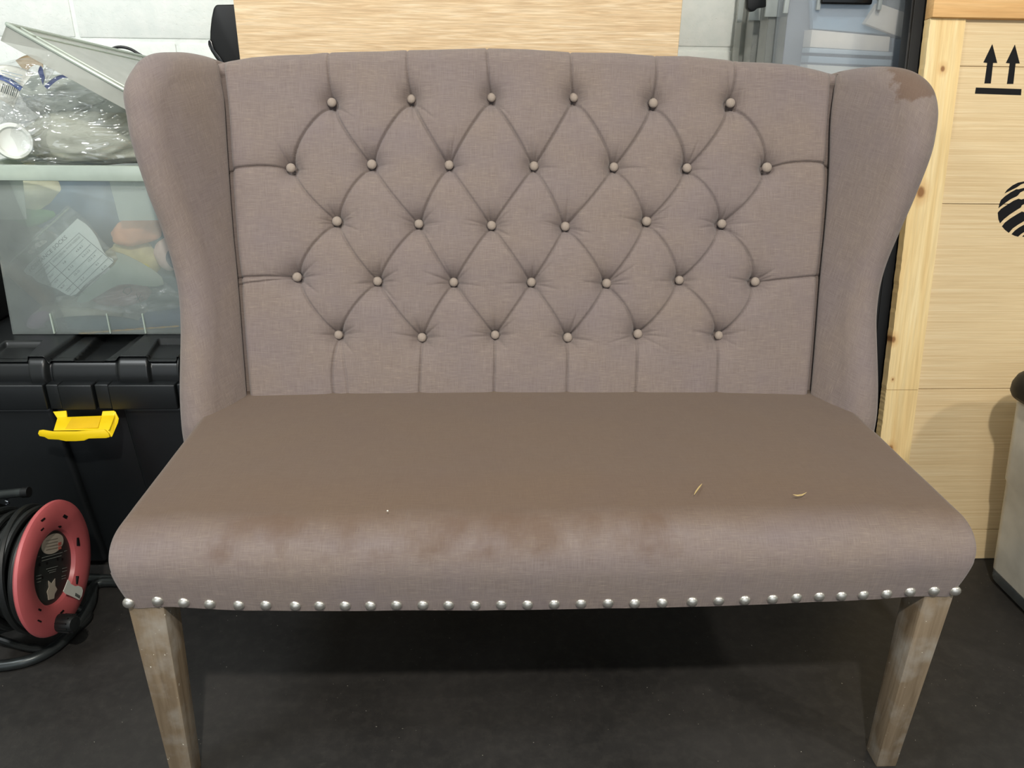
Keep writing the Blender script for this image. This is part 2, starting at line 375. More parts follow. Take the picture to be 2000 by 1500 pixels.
def xl(z): return np.interp(z, sL[::-1, 2], sL[::-1, 0])
def xr(z): return np.interp(z, sR[::-1, 2], sR[::-1, 0])
topP = [(436, 123), (470, 115), (510, 108), (560, 104), (620, 102), (645, 99), (700, 97), (760, 96), (793, 94), (850, 93), (948, 90), (1030, 92), (1113, 98), (1200, 99), (1277, 105), (1330, 105), (1400, 112), (1427, 116), (1480, 118), (1530, 122), (1570, 131), (1600, 139), (1622, 146)]
tP = np.array([onback(p_, -.03) for p_ in topP])
NU, NV = 940, 520
rr = .026; zb = .44
U = np.linspace(0, 1, NU); Vv = np.linspace(0, 1, NV)
# flat-part grid
Xg = np.zeros((NV, NU)); Zg = np.zeros((NV, NU))
xtop = xl(1.09)+(xr(1.09)-xl(1.09))*U; ztop = np.interp(xtop, tP[:, 0], tP[:, 2])-rr
EX = .016
for j in range(NV):
    z = zb+(ztop-zb)*Vv[j]; Zg[j] = z; a, b = xl(z)-EX, xr(z)+EX; Xg[j] = a+(b-a)*U
rows = [[(648, 200), (803, 193), (960, 190), (1121, 190), (1276, 201), (1427, 201)],
        [(568, 328), (726, 321), (877, 322), (1043, 324), (1199, 326), (1342, 328), (1498, 327)],
        [(658, 432), (818, 437), (960, 440), (1104, 442), (1263, 432), (1410, 437)],
        [(580, 541), (737, 549), (886, 551), (1038, 551), (1185, 553), (1327, 547), (1475, 550)],
        [(661, 654), (824, 659), (967, 654), (1109, 659), (1246, 652), (1404, 655)]]
creases = []  # (list of px, depth factor)
def crease(a, b, bx=0, by=0, amp=1):
    a = np.array(a, float); b = np.array(b, float); m_ = (a+b)/2+np.array([bx, by])*2
    creases.append(([(1-t)**2*a+2*t*(1-t)*m_+t*t*b for t in np.linspace(0, 1, 11)], amp))
def bulge(x): return 14*np.clip((x-985)/400, -1.15, 1.2)
for r_ in range(4):
    A, B = rows[r_], rows[r_+1]
    for i, a in enumerate(A):
        cand = (i, i+1) if len(B) > len(A) else (i-1, i)
        for k in cand:
            if 0 <= k < len(B):
                mx_ = (a[0]+B[k][0])/2; g = bulge(mx_)
                if (B[k][0]-a[0])*(mx_-985) < 0: g *= .75
                crease(a, B[k], g, -2 if (B[k][0]-a[0])*(mx_-985) > 0 and r_ == 0 else 0, .75 if r_ else .9)
for b_, t_ in zip(rows[0], [(641, 60), (792, 55), (947, 50), (1112, 55), (1276, 60), (1424, 70)]): crease(b_, t_, 8 if b_[0] > 1400 else (-2 if b_[0] < 1200 else 4), 0, .9)
for b_, t_ in zip(rows[4], [(668, 830), (817, 830), (963, 830), (1104, 830), (1236, 830), (1392, 830)]): crease(b_, t_, -14 if b_[0] < 700 else 0, 0, .7)
crease((663, 654), (682, 830), 6, 0, .35)
crease(rows[1][0], (440, 333), 0, -6, 1); crease(rows[1][6], (1640, 326), 0, -10, 1)
crease(rows[3][0], (455, 543), 0, -3, .9); crease(rows[3][0], (455, 556), 0, 0, .6); crease(rows[3][6], (1625, 535), 0, 0, .9)
Hf = np.full((NV, NU), .010)
Pg = np.stack([Xg, Zg], -1)
soft = np.zeros((NV, NU)); sharp = np.zeros((NV, NU))
def segd(P, a, b):
    ab = b-a; t = np.clip(((P-a)@ab)/(ab@ab+1e-12), 0, 1); return np.linalg.norm(P-(a+t[..., None]*ab), axis=-1), t
def to2(px): q = onback(px, -.004); return np.array([q[0], q[2]])
for pts, amp in creases:
    Q = [to2(q) for q in pts]; lo = np.min(Q, 0)-.06; hi = np.max(Q, 0)+.06
    mk = (Xg > lo[0]) & (Xg < hi[0]) & (Zg > lo[1]) & (Zg < hi[1]); PP = Pg[mk]; dm = np.full(len(PP), 9.)
    for a, b in zip(Q[:-1], Q[1:]): dm = np.minimum(dm, segd(PP, a, b)[0])
    s_ = np.zeros((NV, NU)); s_[mk] = amp*np.exp(-(dm/.013)**1.4); soft = np.maximum(soft, s_)
    s_ = np.zeros((NV, NU)); s_[mk] = amp*np.exp(-(dm/.0019)**1.5); sharp = np.maximum(sharp, s_)
topfade = 1-smoothstep(Zg, ztop[None, :]-.06, ztop[None, :])*.85
Hf -= .0045*soft*topfade+.0072*sharp*(.6+.4*topfade)
rs_ = np.random.RandomState(3); dimp = np.zeros((NV, NU)); wr = np.zeros((NV, NU))
allb = [b_ for r_ in rows for b_ in r_]
for bi, b_ in enumerate(allb):
    q = to2(b_); d = np.linalg.norm(Pg-q, axis=-1); mk = d < .11
    dimp[mk] = np.maximum(dimp[mk], (np.exp(-(np.maximum(d[mk]-.008, 0)/.0150))))
    row = [i for i, r_ in enumerate(rows) if b_ in r_][0]
    angs = [95+rs_.uniform(-12, 12), 72+rs_.uniform(-10, 10), 118+rs_.uniform(-10, 10)] +[rs_.uniform(-10, 10)] if row in (1,) else [rs_.uniform(60, 120), rs_.uniform(-15, 20), 180+rs_.uniform(-20, 15), rs_.uniform(-50, -20)]
    if row in (2, 3, 4): angs += [rs_.uniform(-12, 12), 180+rs_.uniform(-12, 12), rs_.uniform(25, 50)]
    if row == 0: angs = [85, 100, -100+rs_.uniform(-15, 15), -80, rs_.uniform(-60, -30)]
    for an in angs:
        L = rs_.uniform(.034, .07); a = R(an); e = q+L*np.array([math.cos(a), math.sin(a)])
        dd, t = segd(Pg[mk], q, e); wr[mk] = np.maximum(wr[mk], rs_.uniform(.5, 1)*np.exp(-(dd/.0027)**1.5)*(1-t)**.8)
Hf -= .032*dimp+.0058*wr
# seams at the wings, the seat and a gentle crown
dl = np.minimum(Xg-Xg[:, :1], Xg[:, -1:]-Xg); Hf -= .026*np.exp(-np.maximum(dl-EX, 0)/.0034)
Hf += .0012*noise3(np.stack([Xg.ravel()*3, Zg.ravel()*0, Zg.ravel()*3], 1), 9, 2).reshape(NV, NU)
Hf -= .010*smoothstep(Zg, ztop[None, :]-.05, ztop[None, :])*0
Yg = YB0+SL*(Zg-ZB0)
P3 = np.stack([Xg, Yg, Zg], -1)+nb*Hf[..., None]
# top roll and back
rowsP = [P3]; uvs = [np.stack([Xg, (Zg-ZB0)*math.hypot(1, SL)], -1)]
last = np.stack([Xg[-1], Yg[-1], Zg[-1]], -1); hl = Hf[-1]; sh_ = .0035*sharp[-1]
for k in range(1, 15):
    th = math.pi*k/14; fade = np.cos(th/2)**2 if th < math.pi else 0
    q = last+(-nb)*(rr*(1-math.cos(th)))+tb*(rr*math.sin(th)); hk = (hl+sh_)+(np.float64(.006)-hl-sh_)*min(1, k/5)-sh_*(1 if k < 7 else .4)
    dirn = nb*math.cos(th)+tb*math.sin(th); q = q+dirn*(hk*fade)[:, None]
    rowsP.append(q[None]); uvs.append(np.stack([Xg[-1], (Zg[-1]-ZB0)*1.054+rr*th], -1)[None])
for zz in (.9, .7, .5, .38):
    z = np.full(NU, zz); a, b = xl(zz)-EX, xr(zz)+EX; X_ = a+(b-a)*U; q = np.stack([X_, YB0+SL*(z-ZB0), z], -1)-nb*2*rr
    rowsP.append(q[None]); uvs.append(np.stack([X_, 1.4-z], -1)[None])
PB = np.concatenate(rowsP, 0); UVB = np.concatenate(uvs, 0)
mesh_obj('backrest', PB.reshape(-1, 3), gridf(PB.shape[0], NU), M['linen'], bench, True, UVB.reshape(-1, 2))
# buttons
bprof = [(0.0001, .0058), (.0035, .0054), (.0068, .0040), (.0088, .0018), (.0094, -.001), (.0085, -.004), (.004, -.006)]
proto = None
for b_ in allb:
    P = onback(b_, .0)
    j = np.abs(Zg[:, NU//2]-P[2]).argmin(); i = np.abs(Xg[j]-P[0]).argmin()
    h = np.mean(Hf[max(j-5, 0):j+6, max(i-5, 0):i+6])
    P = onback(b_, h+.0085)
    if proto is None:
        mb = MB().lathe(bprof, (0, 0, 0), nb, 20); proto = mb.build('button', M['button'], bench, smooth=True)
        l = proto.data.uv_layers.new(name='UVMap')
        for lp in proto.data.loops: v = proto.data.vertices[lp.vertex_index].co; l.data[lp.index].uv = (v.x, v.z)
        o = proto
    else: o = proto.copy(); COL.objects.link(o)
    o.location = P
    o.rotation_euler = (0, rs_.uniform(-.06, .06), 0); sc_ = rs_.uniform(.95, 1.06); o.scale = (sc_,)*3
# wings ---------------------------------------------------------------
FL = .507
def wing(side, seam, top, nose, mat):
    sg = -1 if side == 'l' else 1
    n = np.array([-sg, -FL, 0])/math.hypot(1, FL)                     # towards the inner side / viewer
    # plane through the seam line: point at seam z
    s3 = np.array([onback(q, -.006) for q in seam])
    def solve(px, off):
        Y = 1.42
        for _ in range(30):
            P = at(px, Y); z = min(max(P[2], .36), 1.25); ys = Yb(z); xs = np.interp(z, s3[::-1, 2], s3[::-1, 0])
            # plane X = xs + sg*FL*(ys - Y) ; + off outward
            d = ray(px); k = (xs+sg*off*math.hypot(1, FL)+sg*FL*ys)/(d[0]+sg*FL*d[1]); Yn = d[1]*k
            Y = Y*.3+Yn*.7
        return at(px, Y)
    TH = .072; off = TH/2
    seamP = s3[::-1].copy(); seamP = seamP+np.array([sg*.004, .0, 0])
    noseP = np.array([solve(q, off) for q in nose])
    topPp = np.array([solve(q, off) for q in top])
    # extend both down into the seat
    nb_ = noseP[-1]+np.array([0, 0, -.06]); noseP = np.vstack([noseP, nb_])
    NN, MM = 190, 120
    sp = interp(seamP[(seamP[:, 2] > .38)], NN); sp = sp-n*off; din = np.array([-sg*FL, 1, 0])/math.hypot(1, FL); sp = sp+din*.030
    # outer edge: up the nose and over the top to the seam; inner edge: the seam, carried in behind the back
    outer = np.vstack([interp(noseP[::-1], 150), interp(topPp[::-1], 50)[1:], interp(np.vstack([topPp[0], topPp[0]+din*.030+np.array([0, 0, -.002])]), 8)[1:]])
    for _ in range(3): outer[1:-1] = .25*outer[:-2]+.5*outer[1:-1]+.25*outer[2:]
    outer = interp(outer[::4].tolist()+[outer[-1].tolist()], NN); inner = interp(np.vstack([sp[:-1], outer[-1]]), NN)
    s = .5*(1-np.cos(np.linspace(0, 1, MM)*math.pi))
    P = inner[:, None, :]*(1-s[None, :, None])+outer[:, None, :]*s[None, :, None]
    Sd = inner; PF = P.reshape(-1, 3); D = np.full(len(PF), 9.)
    for a_, b_ in zip(outer[:-1], outer[1:]): D = np.minimum(D, segd(PF, a_, b_)[0])
    D = D.reshape(NN, MM); D[:, -1] = 0
    rad = .040; prof = np.sqrt(np.clip(1-(1-np.clip(D/rad, 0, 1))**2, 0, 1))
    sq = interp(seamP[(seamP[:, 2] > .38)], 60)-n*off; ds = np.full(len(PF), 9.)
    for a_, b_ in zip(sq[:-1], sq[1:]): ds = np.minimum(ds, segd(PF, a_, b_)[0])
    ds = ds.reshape(NN, MM); beh = (P-np.stack([np.interp(P[..., 2], sq[:, 2], sq[:, k_]) for k_ in range(3)], -1))@din > 0; ds = np.where(beh, 0, ds); tuck = .026*np.exp(-ds/.0034)*np.clip(D/.03, 0, 1)
    puff = .006*smoothstep(D, .02, .09)
    Fr = P+n*(off*prof+puff-tuck)[..., None]; Bk = P-n*(off*prof)[..., None]
    V = np.concatenate([Fr.reshape(-1, 3), Bk.reshape(-1, 3)])
    Fc = np.concatenate([gridf(NN, MM), gridf(NN, MM, NN*MM, flip=True)])
    lo_ = [(j, j+1, NN*MM+j+1, NN*MM+j) for j in range(MM-1)]+[(i*MM, (i+1)*MM, NN*MM+(i+1)*MM, NN*MM+i*MM) for i in range(NN-1)]
    Fc = np.concatenate([Fc, np.array(lo_)])
    hh_ = -(P@din); od = np.stack([outer[:, 2]-inner[:, 2], -(outer-inner)@din], -1); od /= np.linalg.norm(od, axis=1)[:, None]+1e-9
    ext = off*np.arcsin(np.clip(1-D/rad, 0, 1)); uvf = np.stack([P[..., 2]*.98+.16*hh_, hh_], -1)+ext[..., None]*od[:, None, :]
    uv = np.concatenate([uvf.reshape(-1, 2)]*2)
    o = mesh_obj('wing', V, Fc, mat, bench, True, uv); b_ = bmesh.new(); b_.from_mesh(o.data)
    bmesh.ops.remove_doubles(b_, verts=b_.verts, dist=1e-5); bmesh.ops.recalc_face_normals(b_, faces=b_.faces); b_.to_mesh(o.data); b_.free(); return o
topL = [(436, 123), (418, 116), (400, 110), (378, 105), (357, 102), (340, 102), (325, 102), (310, 103), (297, 106), (284, 113), (274, 124)]
noseL = [(274, 124), (265, 137), (256, 153), (251, 170), (250, 186), (253, 205), (257, 225), (262, 260), (270, 292), (280, 325), (290, 355), (300, 385), (312, 415), (323, 443), (332, 470), (345, 512), (356, 558), (361, 600), (363, 650), (362, 700), (361, 760), (362, 800), (366, 850)]
topR = [(1622, 146), (1640, 140), (1660, 136), (1685, 132), (1710, 130), (1735, 130), (1755, 132), (1775, 137), (1790, 144)]
noseR = [(1790, 144), (1803, 154), (1815, 168), (1822, 186), (1826, 208), (1826, 230), (1823, 252), (1818, 282), (1812, 305), (1800, 338), (1788, 368), (1775, 400), (1757, 440), (1742, 475), (1728, 508), (1716, 545), (1709, 580), (1705, 620), (1705, 650), (1707, 713), (1708, 763), (1706, 813), (1700, 850)]
wing('l', seamL, topL, noseL, M['linen_wing']); wing('r', seamR, topR, noseR, M['linen_wing_r'])
# seat -----------------------------------------------------------------
nails = [(251, 1178), (308, 1174), (359, 1177), (410, 1180), (466, 1182), (519, 1182), (576, 1183), (624, 1183), (674, 1183), (723, 1183), (774, 1182), (826, 1182), (876, 1182), (928, 1182), (979, 1181), (1030, 1181), (1083, 1180), (1135, 1179), (1188, 1178), (1240, 1178), (1293, 1177), (1352, 1175), (1404, 1174), (1455, 1172), (1509, 1170), (1556, 1167), (1600, 1165), (1643, 1164), (1687, 1162), (1732, 1160), (1778, 1156), (1824, 1154), (1866, 1155)]
YF = .928
nP = np.array([at(q, YF-.004) for q in nails])
def seat_pt(a, b, cc):
    """unit cube (-1..1)^3 -> seat surface; a across, b depth (-1 front), cc height"""
    HX, Y0, Y1, ZT = .6465, YF+.004, 1.56, .486
    hem = np.interp(XC+a*.63, nP[:, 0], nP[:, 2])-.0165
    hem = np.where(np.abs(a) > 1.5, hem, hem)
    z = hem+(ZT-hem)*(cc+1)/2; y = Y0+(Y1-Y0)*(b+1)/2; x = a*HX
    # rounding toward edges
    rx, ry, rz = .026, .050, .050
    px_, pz_, py_ = x, z, y
    cx_ = np.clip(x, -(HX-rx), HX-rx); cz_ = np.minimum(z, ZT-rz); cy_ = np.maximum(y, Y0+ry)
    ox, oz, oy = (x-cx_)/rx, (z-cz_)/rz, (y-cy_)/ry
    L_ = np.sqrt((np.abs(ox)**6+np.abs(oy)**6+1e-12)**(1/3)+oz**2)
    mx_ = np.maximum(np.maximum(np.abs(ox), np.abs(oz)), np.abs(oy)); k = np.where(mx_ > 1e-6, mx_/np.maximum(L_, 1e-6), 1)
    x, z, y = cx_+ox*rx*k, cz_+oz*rz*k, cy_+oy*ry*k
    t = np.clip((z-hem)/(ZT-hem), 0, 1)
    x = x*(1-.036*(1-t)**1.6)                                       # narrower at the hem
    y = y+.010*smoothstep(t, .45, .95)-.006*np.sin(t*math.pi)*(b < -.5)
    crown = .010*(1-np.clip(np.abs(a), 0, 1)**3)*smoothstep(t, .8, 1)*smoothstep(y, .96, 1.1)
    z = z+crown
    return np.stack([XC+x, y, z], -1)
def face(nu, nv, fn):
    g = np.stack(np.meshgrid(np.linspace(-1, 1, nu), np.linspace(-1, 1, nv)), -1); return fn(g[..., 0], g[..., 1])
Vs = []; Fs = []; off = 0
def cosd(x): return np.sign(x)*(np.abs(x)**.8)
def putf(G, flip=False):
    global off
    n_, m_ = G.shape[:2]; Vs.append(G.reshape(-1, 3)); Fs.append(gridf(n_, m_, off, False, flip)); off += n_*m_
o1 = lambda a: np.ones_like(a)
dens = lambda x: np.sin(x*math.pi/2)
putf(face(300, 60, lambda a, c_: seat_pt(dens(a)*.35+a*.65, -o1(a), c_)))
putf(face(300, 160, lambda a, b: seat_pt(dens(a)*.35+a*.65, (np.sin((b+1)/2*math.pi/2-math.pi/2)+1)*2-1, o1(a))))
putf(face(120, 60, lambda b, c_: seat_pt(-o1(b), (np.sin((b+1)/2*math.pi/2-math.pi/2)+1)*2-1, c_)), True)
putf(face(120, 60, lambda b, c_: seat_pt(o1(b), (np.sin((b+1)/2*math.pi/2-math.pi/2)+1)*2-1, c_)))
putf(face(40, 20, lambda a, b: seat_pt(a, b, -o1(a))), True)
Vseat = np.concatenate(Vs)
nzs = noise3(Vseat, 14, 5)*.0010+noise3(Vseat, 45, 6)*.0003; Vseat[:, 2] += nzs*(Vseat[:, 2] > .42); Vseat[:, 1] += nzs*(Vseat[:, 1] < .98)
bmx = bmesh.new(); me = bpy.data.meshes.new('t'); me.from_pydata(Vseat.tolist(), [], np.concatenate(Fs).tolist()); bmx.from_mesh(me)
bmesh.ops.remove_doubles(bmx, verts=bmx.verts, dist=2e-4); bmesh.ops.recalc_face_normals(bmx, faces=bmx.faces); bmx.to_mesh(me); bmx.free()
me.name = 'seat'; seat = bpy.data.objects.new('seat', me); COL.objects.link(seat); seat.parent = bench; me.materials.append(M['linen_seat'])
me.polygons.foreach_set('use_smooth', [True]*len(me.polygons)); l = me.uv_layers.new(name='UVMap')
co = np.zeros(len(me.vertices)*3, np.float32); me.vertices.foreach_get('co', co); co = co.reshape(-1, 3); vi = np.zeros(len(me.loops), np.int32); me.loops.foreach_get('vertex_index', vi)
l.data.foreach_set('uv', np.stack([co[:, 0], co[:, 1]+co[:, 2]], 1)[vi].ravel())
# side welts (the stitched seams down the front corners)
for sg in (-1, 1):
    pts = [seat_pt(np.array(sg*1.0), np.array(-1.0), np.array(c_)) for c_ in np.linspace(-.98, .05, 12)]
    MB().tube([p_+np.array([sg*.0004, .0004, 0]) for p_ in pts], .0008, 6).build('corner_seam', M['linen_wing'], bench, smooth=True)
np_prof = [(0.0001, .0052), (.0028, .0049), (.0055, .0038), (.0076, .0020), (.0086, .0002), (.0086, -.002)]
proto = None
for q in nails:
    P = at(q, YF+.0015)
    if proto is None: proto = MB().lathe(np_prof, (0, 0, 0), (0, -1, .12), 18).build('nailhead', M['nail'], bench, smooth=True); o = proto
    else: o = proto.copy(); COL.objects.link(o)
    o.location = P; o.rotation_euler = (rs_.uniform(-.12, .12), rs_.uniform(0, 6), rs_.uniform(-.12, .12))
# legs
def leg(bot, top, zt, zb_=0.0):
    (x0, x1, y0, y1), (X0, X1, Y0, Y1) = bot, top
    return MB().hexa([(x0, y0, zb_), (x1, y0, zb_), (x1, y1, zb_), (x0, y1, zb_)], [(X0, Y0, zt), (X1, Y0, zt), (X1, Y1, zt), (X0, Y1, zt)]).build('leg', M['leg'], bench, .002)
leg((-.510, -.476, .934, .972), (-.519, -.466, .934, .990), .385)
leg((.681, .716, .934, .972), (.684, .731, .934, .990), .385)
leg((-.47, -.43, 1.58, 1.62), (-.50, -.45, 1.46, 1.52), .40)
leg((.65, .69, 1.58, 1.62), (.66, .71, 1.46, 1.52), .40)
# crumbs of straw on the seat
def straw(pts, label, zoff=.0):
    P = [atz(q, .497) for q in pts]; k = len(P)
    return tag(MB().tube([p_+np.array([0, 0, zoff]) for p_ in P], [.0004]+[.0013]*(k-2)+[.0004], 6).build('straw_bit', M['straw'], smooth=True), label, 'straw')
straw([(1356, 966), (1360, 959), (1366, 951), (1371, 945)], 'short upright sliver of straw lying on the bench seat', 0)
straw([(1549, 966), (1557, 968), (1566, 967), (1575, 962)], 'curved pale sliver of straw lying towards the right of the seat', 0)
tag(MB().lathe([(.0001, .0015), (.0012, .001), (.0014, 0), (.0001, -.0003)], atz((757, 998), .4968), (0, 0, 1), 8).build('crumb', M['paper'], smooth=True), 'tiny white crumb on the left half of the bench seat', 'crumb')
# ------------------------------------------------------------------ shipping crate leaning on the right
CY, LEAN = 1.519, 10
nC = np.array([0, -math.cos(R(LEAN)), math.sin(R(LEAN))]); tC = np.array([0, math.sin(R(LEAN)), math.cos(R(LEAN))])
def loc_c(px, d=0):
    P = hit(px, np.array([0, CY, 0])+nC*d, nC); return np.array([P[0], -d, (P-np.array([0, CY, 0]))@tC])
crate = thing('shipping_crate', 'large pale plywood crate with two black arrows leaning beside the bench', 'crate', (0, CY, 0)); crate.rotation_euler = (-R(LEAN), 0, 0)
kn = [loc_c(q) for q in ((1795, 376), (1742, 662), (1741, 740), (1737, 874), (1838, 135))]
M['batten'] = wood('pine_batten', (224, 190, 132), (236, 208, 152), (243, 222, 174), 1.6, 'z', [(kn[0][0], kn[0][2], .011), (kn[1][0], kn[1][2], .007), (kn[2][0], kn[2][2], .003), (kn[3][0], kn[3][2], .008), (kn[4][0], kn[4][2], .006)], .55, .7)
hs = [.001, .078, .43, .848, 1.131, 1.23]
for a, b in zip(hs[:-1], hs[1:]): MB().box((.99, 0, a+.0005), (1.80, .012, b-.0005)).build('plank', M['crate_ply'], crate, .0008, 1)
for a, b in ((0, .4292), (.4302, 1.222)):
    # left edge slightly ragged
    n_ = 90; zz = np.linspace(a, b, n_); ex = .937+rs_.uniform(-.0006, .0006, n_)
    pts = [(ex[i], -.006, zz[i]) for i in range(n_)]+[(1.0125, -.006, b), (1.0125, -.006, a)]
    MB().prism(pts, (0, .022, 0)).build('batten', M['batten'], crate)
MB().box((.935, -.016, 1.222), (1.80, .014, 1.36)).build('beam', M['beam'], crate, .002)
MB().box((.945, .016, .002), (1.79, .03, 1.355)).build('inner_panel', M['crate_ply'], crate)
def prints(name, poly_px, d=.0006):
    pts = [loc_c(q, 0) for q in poly_px]; P = [(p_[0], -.0004, p_[2]) for p_ in pts]
    return MB().prism(P, (0, .0012, 0)).build(name, M['ink'], crate)
for dx, dy in ((0, 0), (44, 1)):
    # arrow : zoom coordinates /3.333 + (1400,0)
    A = [(1938+dx, 86+dy), (1947.5+dx, 123+dy), (1939.5+dx, 123+dy), (1935+dx, 163+dy), (1922.5+dx, 163+dy), (1928+dx, 123+dy), (1920.5+dx, 122+dy)]
    prints('printed_arrow', A)
prints('printed_bar', [(1906, 171), (1995, 174), (1994, 186), (1904, 183)])
# round striped emblem, built in crate-plane units (centre to the right of the frame edge)
EB = [[(390, 450), (440, 380), (540, 300), (640, 250), (750, 228), (900, 235), (1010, 270), (850, 262), (750, 262), (690, 285), (620, 335), (500, 395)],
 [(280, 720), (300, 640), (325, 570), (400, 500), (500, 430), (610, 370), (650, 372), (750, 345), (900, 290), (1080, 310), (1160, 380), (900, 350), (750, 395), (680, 430), (640, 480), (615, 500), (500, 555), (380, 640)],
 [(310, 995), (280, 920), (268, 800), (330, 730), (450, 650), (560, 580), (650, 545), (700, 560), (750, 545), (950, 450), (1190, 430), (1250, 540), (950, 540), (750, 640), (705, 670), (690, 705), (600, 760), (480, 840), (380, 920)],
 [(470, 1170), (400, 1115), (345, 1050), (400, 980), (500, 905), (620, 830), (710, 780), (750, 790), (950, 680), (1265, 620), (1270, 780), (950, 830), (750, 955), (640, 1020), (540, 1090)],
 [(640, 1240), (580, 1225), (520, 1195), (580, 1130), (660, 1070), (750, 1020), (950, 910), (1262, 850), (1220, 970), (950, 1040), (750, 1155), (690, 1195)],
 [(715, 1240), (750, 1205), (900, 1115), (1190, 1040), (1080, 1150), (900, 1230), (800, 1245)]]
for b_ in EB: prints('emblem_band', [(1920+q[0]/9.375, 330+q[1]/9.375) for q in b_])
# black panel tucked behind the crate
bp = thing('black_board', 'tall black board sandwiched behind the pale plywood crate', 'board', (0, CY, 0)); bp.rotation_euler = (-R(LEAN), 0, 0)
MB().box((.921, .034, .002), (1.78, .056, 1.40)).build('board', M['black'], bp, .002)
MB().box((.9135, .031, .002), (.9205, .060, 1.40)).build('edge_trim', M['black'], bp, .0015)
# ------------------------------------------------------------------ right: cabinet + clear boxes
cab = thing('black_cabinet', 'black cabinet standing behind the bench under the clear boxes', 'cabinet', (.78, 1.99, 0))
cz = .985
MB().box((.56, 1.845, .0), (1.10, 2.17, cz)).build('body', M['black'], cab, .004)
MB().box((.57, 1.835, .05), (.828, 1.845, cz-.03)).build('door', M['blackgloss'], cab, .003)
MB().box((.832, 1.835, .05), (1.09, 1.845, cz-.03)).build('door', M['blackgloss'], cab, .003)
def openbox(mb_, x0, x1, y0, y1, z0, z1, t=.0022, tx=0, ty=0):
    """four walls and a base, walls leaning out by tx, ty"""
    b = [(x0, y0), (x1, y0), (x1, y1), (x0, y1)]; tp = [(x0-tx, y0-ty), (x1+tx, y0-ty), (x1+tx, y1+ty), (x0-tx, y1+ty)]
    bi = [(x0+t, y0+t), (x1-t, y0+t), (x1-t, y1-t), (x0+t, y1-t)]; ti = [(x0-tx+t, y0-ty+t), (x1+tx-t, y0-ty+t), (x1+tx-t, y1+ty-t), (x0-tx+t, y1+ty-t)]
    V = [(*p_, z0) for p_ in b]+[(*p_, z1) for p_ in tp]+[(*p_, z0+t) for p_ in bi]+[(*p_, z1) for p_ in ti]
    Fc = [(0, 3, 2, 1)]+[(i, (i+1) % 4, 4+(i+1) % 4, 4+i) for i in range(4)]+[(8, 9, 10, 11)]+[(8+i, 12+i, 12+(i+1) % 4, 8+(i+1) % 4) for i in range(4)]+[(4+i, 4+(i+1) % 4, 12+(i+1) % 4, 12+i) for i in range(4)]
    return mb_.add(V, Fc)
YS = [1.862, 1.945, 2.02, 2.09]; EDG = [(1523, 60), (1487, 60), (1460, 60), (1437, 60)]; BZ = cz+.001
LAB = ['clear storage box of papers, frontmost beside the black panel, black clip on top edge', 'grey clear storage box directly behind the paper-filled box', 'grey clear storage box third from the front of the row', 'grey clear storage box hard against the block wall']
for k, (Y, e) in enumerate(zip(YS, EDG)):
    x0 = at(e, Y)[0]; dpt = .072 if k == 0 else .062
    bx = thing('storage_box', LAB[k], 'box', ((x0+1.05)/2, Y, BZ), 'clear storage boxes on the cabinet')
    openbox(MB(), x0+.02, 1.045, Y+.004, Y+dpt-.004, BZ, 1.40, .0022, .012, .002).build('body', M['clear_blue'] if k == 0 else M['clear_grey'], bx, .0009, 1)
    MB().box((x0+.0, Y-.001, 1.37), (1.06, Y+.008, 1.405)).build('rim', M['clear_tab'], bx, .002)
    if k == 0:
        a = at((1602, 8), Y-.008); b = at((1710, -40), Y-.008)
        MB().box((a[0], Y-.014, a[2]), (b[0], Y+.001, b[2])).build('clip', M['blackgloss'], bx, .004, 3)
        for s_ in (1597, 1716):
            q = at((s_, 14), Y); MB().box((q[0]-.004, Y-.006, q[2]-.006), (q[0]+.004, Y+.003, q[2]+.06)).build('clip_guide', M['clear_tab'], bx, .001)
        q0 = at((1529, 26), Y); MB().box((q0[0], Y-.004, q0[2]), (q0[0]+.010, Y+.003, q0[2]+.08)).build('tab', M['clear_tab'], bx, .001)
    else:
        q0 = at(((1492, 33), (1461, 40), (1438, 44))[k-1], Y); q1 = at(((1524, 33), (1488, 40), (1448, 44))[k-1], Y)
        MB().box((q0[0], Y-.006, q0[2]), (q1[0], Y+.001, q0[2]+.06)).build('tab', M['clear_tab'], bx, .001)
    if k == 1:
        a = at((1461, 21), Y-.02); b = at((1497, -40), Y-.02)
        pts = [at(q, Y-.03) for q in ((1461, -40), (1460, 16), (1467, 23), (1474, 22), (1480, 16), (1497, 14), (1497, -40))]
        MB().prism(pts, (0, .02, 0)).build('clip', M['black'], bx, .003)
    settle(bx)
settle(cab)
# contents of the front box
Yc = YS[0]+.012
def slab(name, q4, Y, th, mat, label, cat, grp='papers in the front clear box'):
    o = MB().prism([at(q, Y) for q in q4], (0, th, 0)).build(name, mat, None, .0012); return tag(o, label, cat, grp)
pb = at((1660, 122), Yc)[2]
slab('book', [(1577, 126), (1786, 136), (1788, 205), (1573, 200)], Yc, .045, M['paper'], 'white block of paper at the bottom of the front clear box', 'paper')
slab('book', [(1580, 109), (1744, 117), (1744, 129), (1578, 122)], Yc, .045, plain('blue_grey_card', S(170, 188, 200), .6), 'thin blue grey folder above the white paper block', 'folder')
slab('book', [(1582, 93), (1745, 102), (1745, 110), (1580, 103)], Yc, .045, plain('light_blue_card', S(190, 204, 212), .6), 'light blue thin folder between grey folder and cream book', 'folder')
slab('book', [(1586, 58), (1739, 72), (1736, 101), (1582, 92)], Yc, .045, M['cream'], 'cream book lying flat in the front clear box', 'book')
slab('card', [(1716, 6), (1790, 32), (1778, 80), (1690, 46)], Yc+.002, .03, M['cream'], 'tilted cream card near the top of the clear box', 'card')
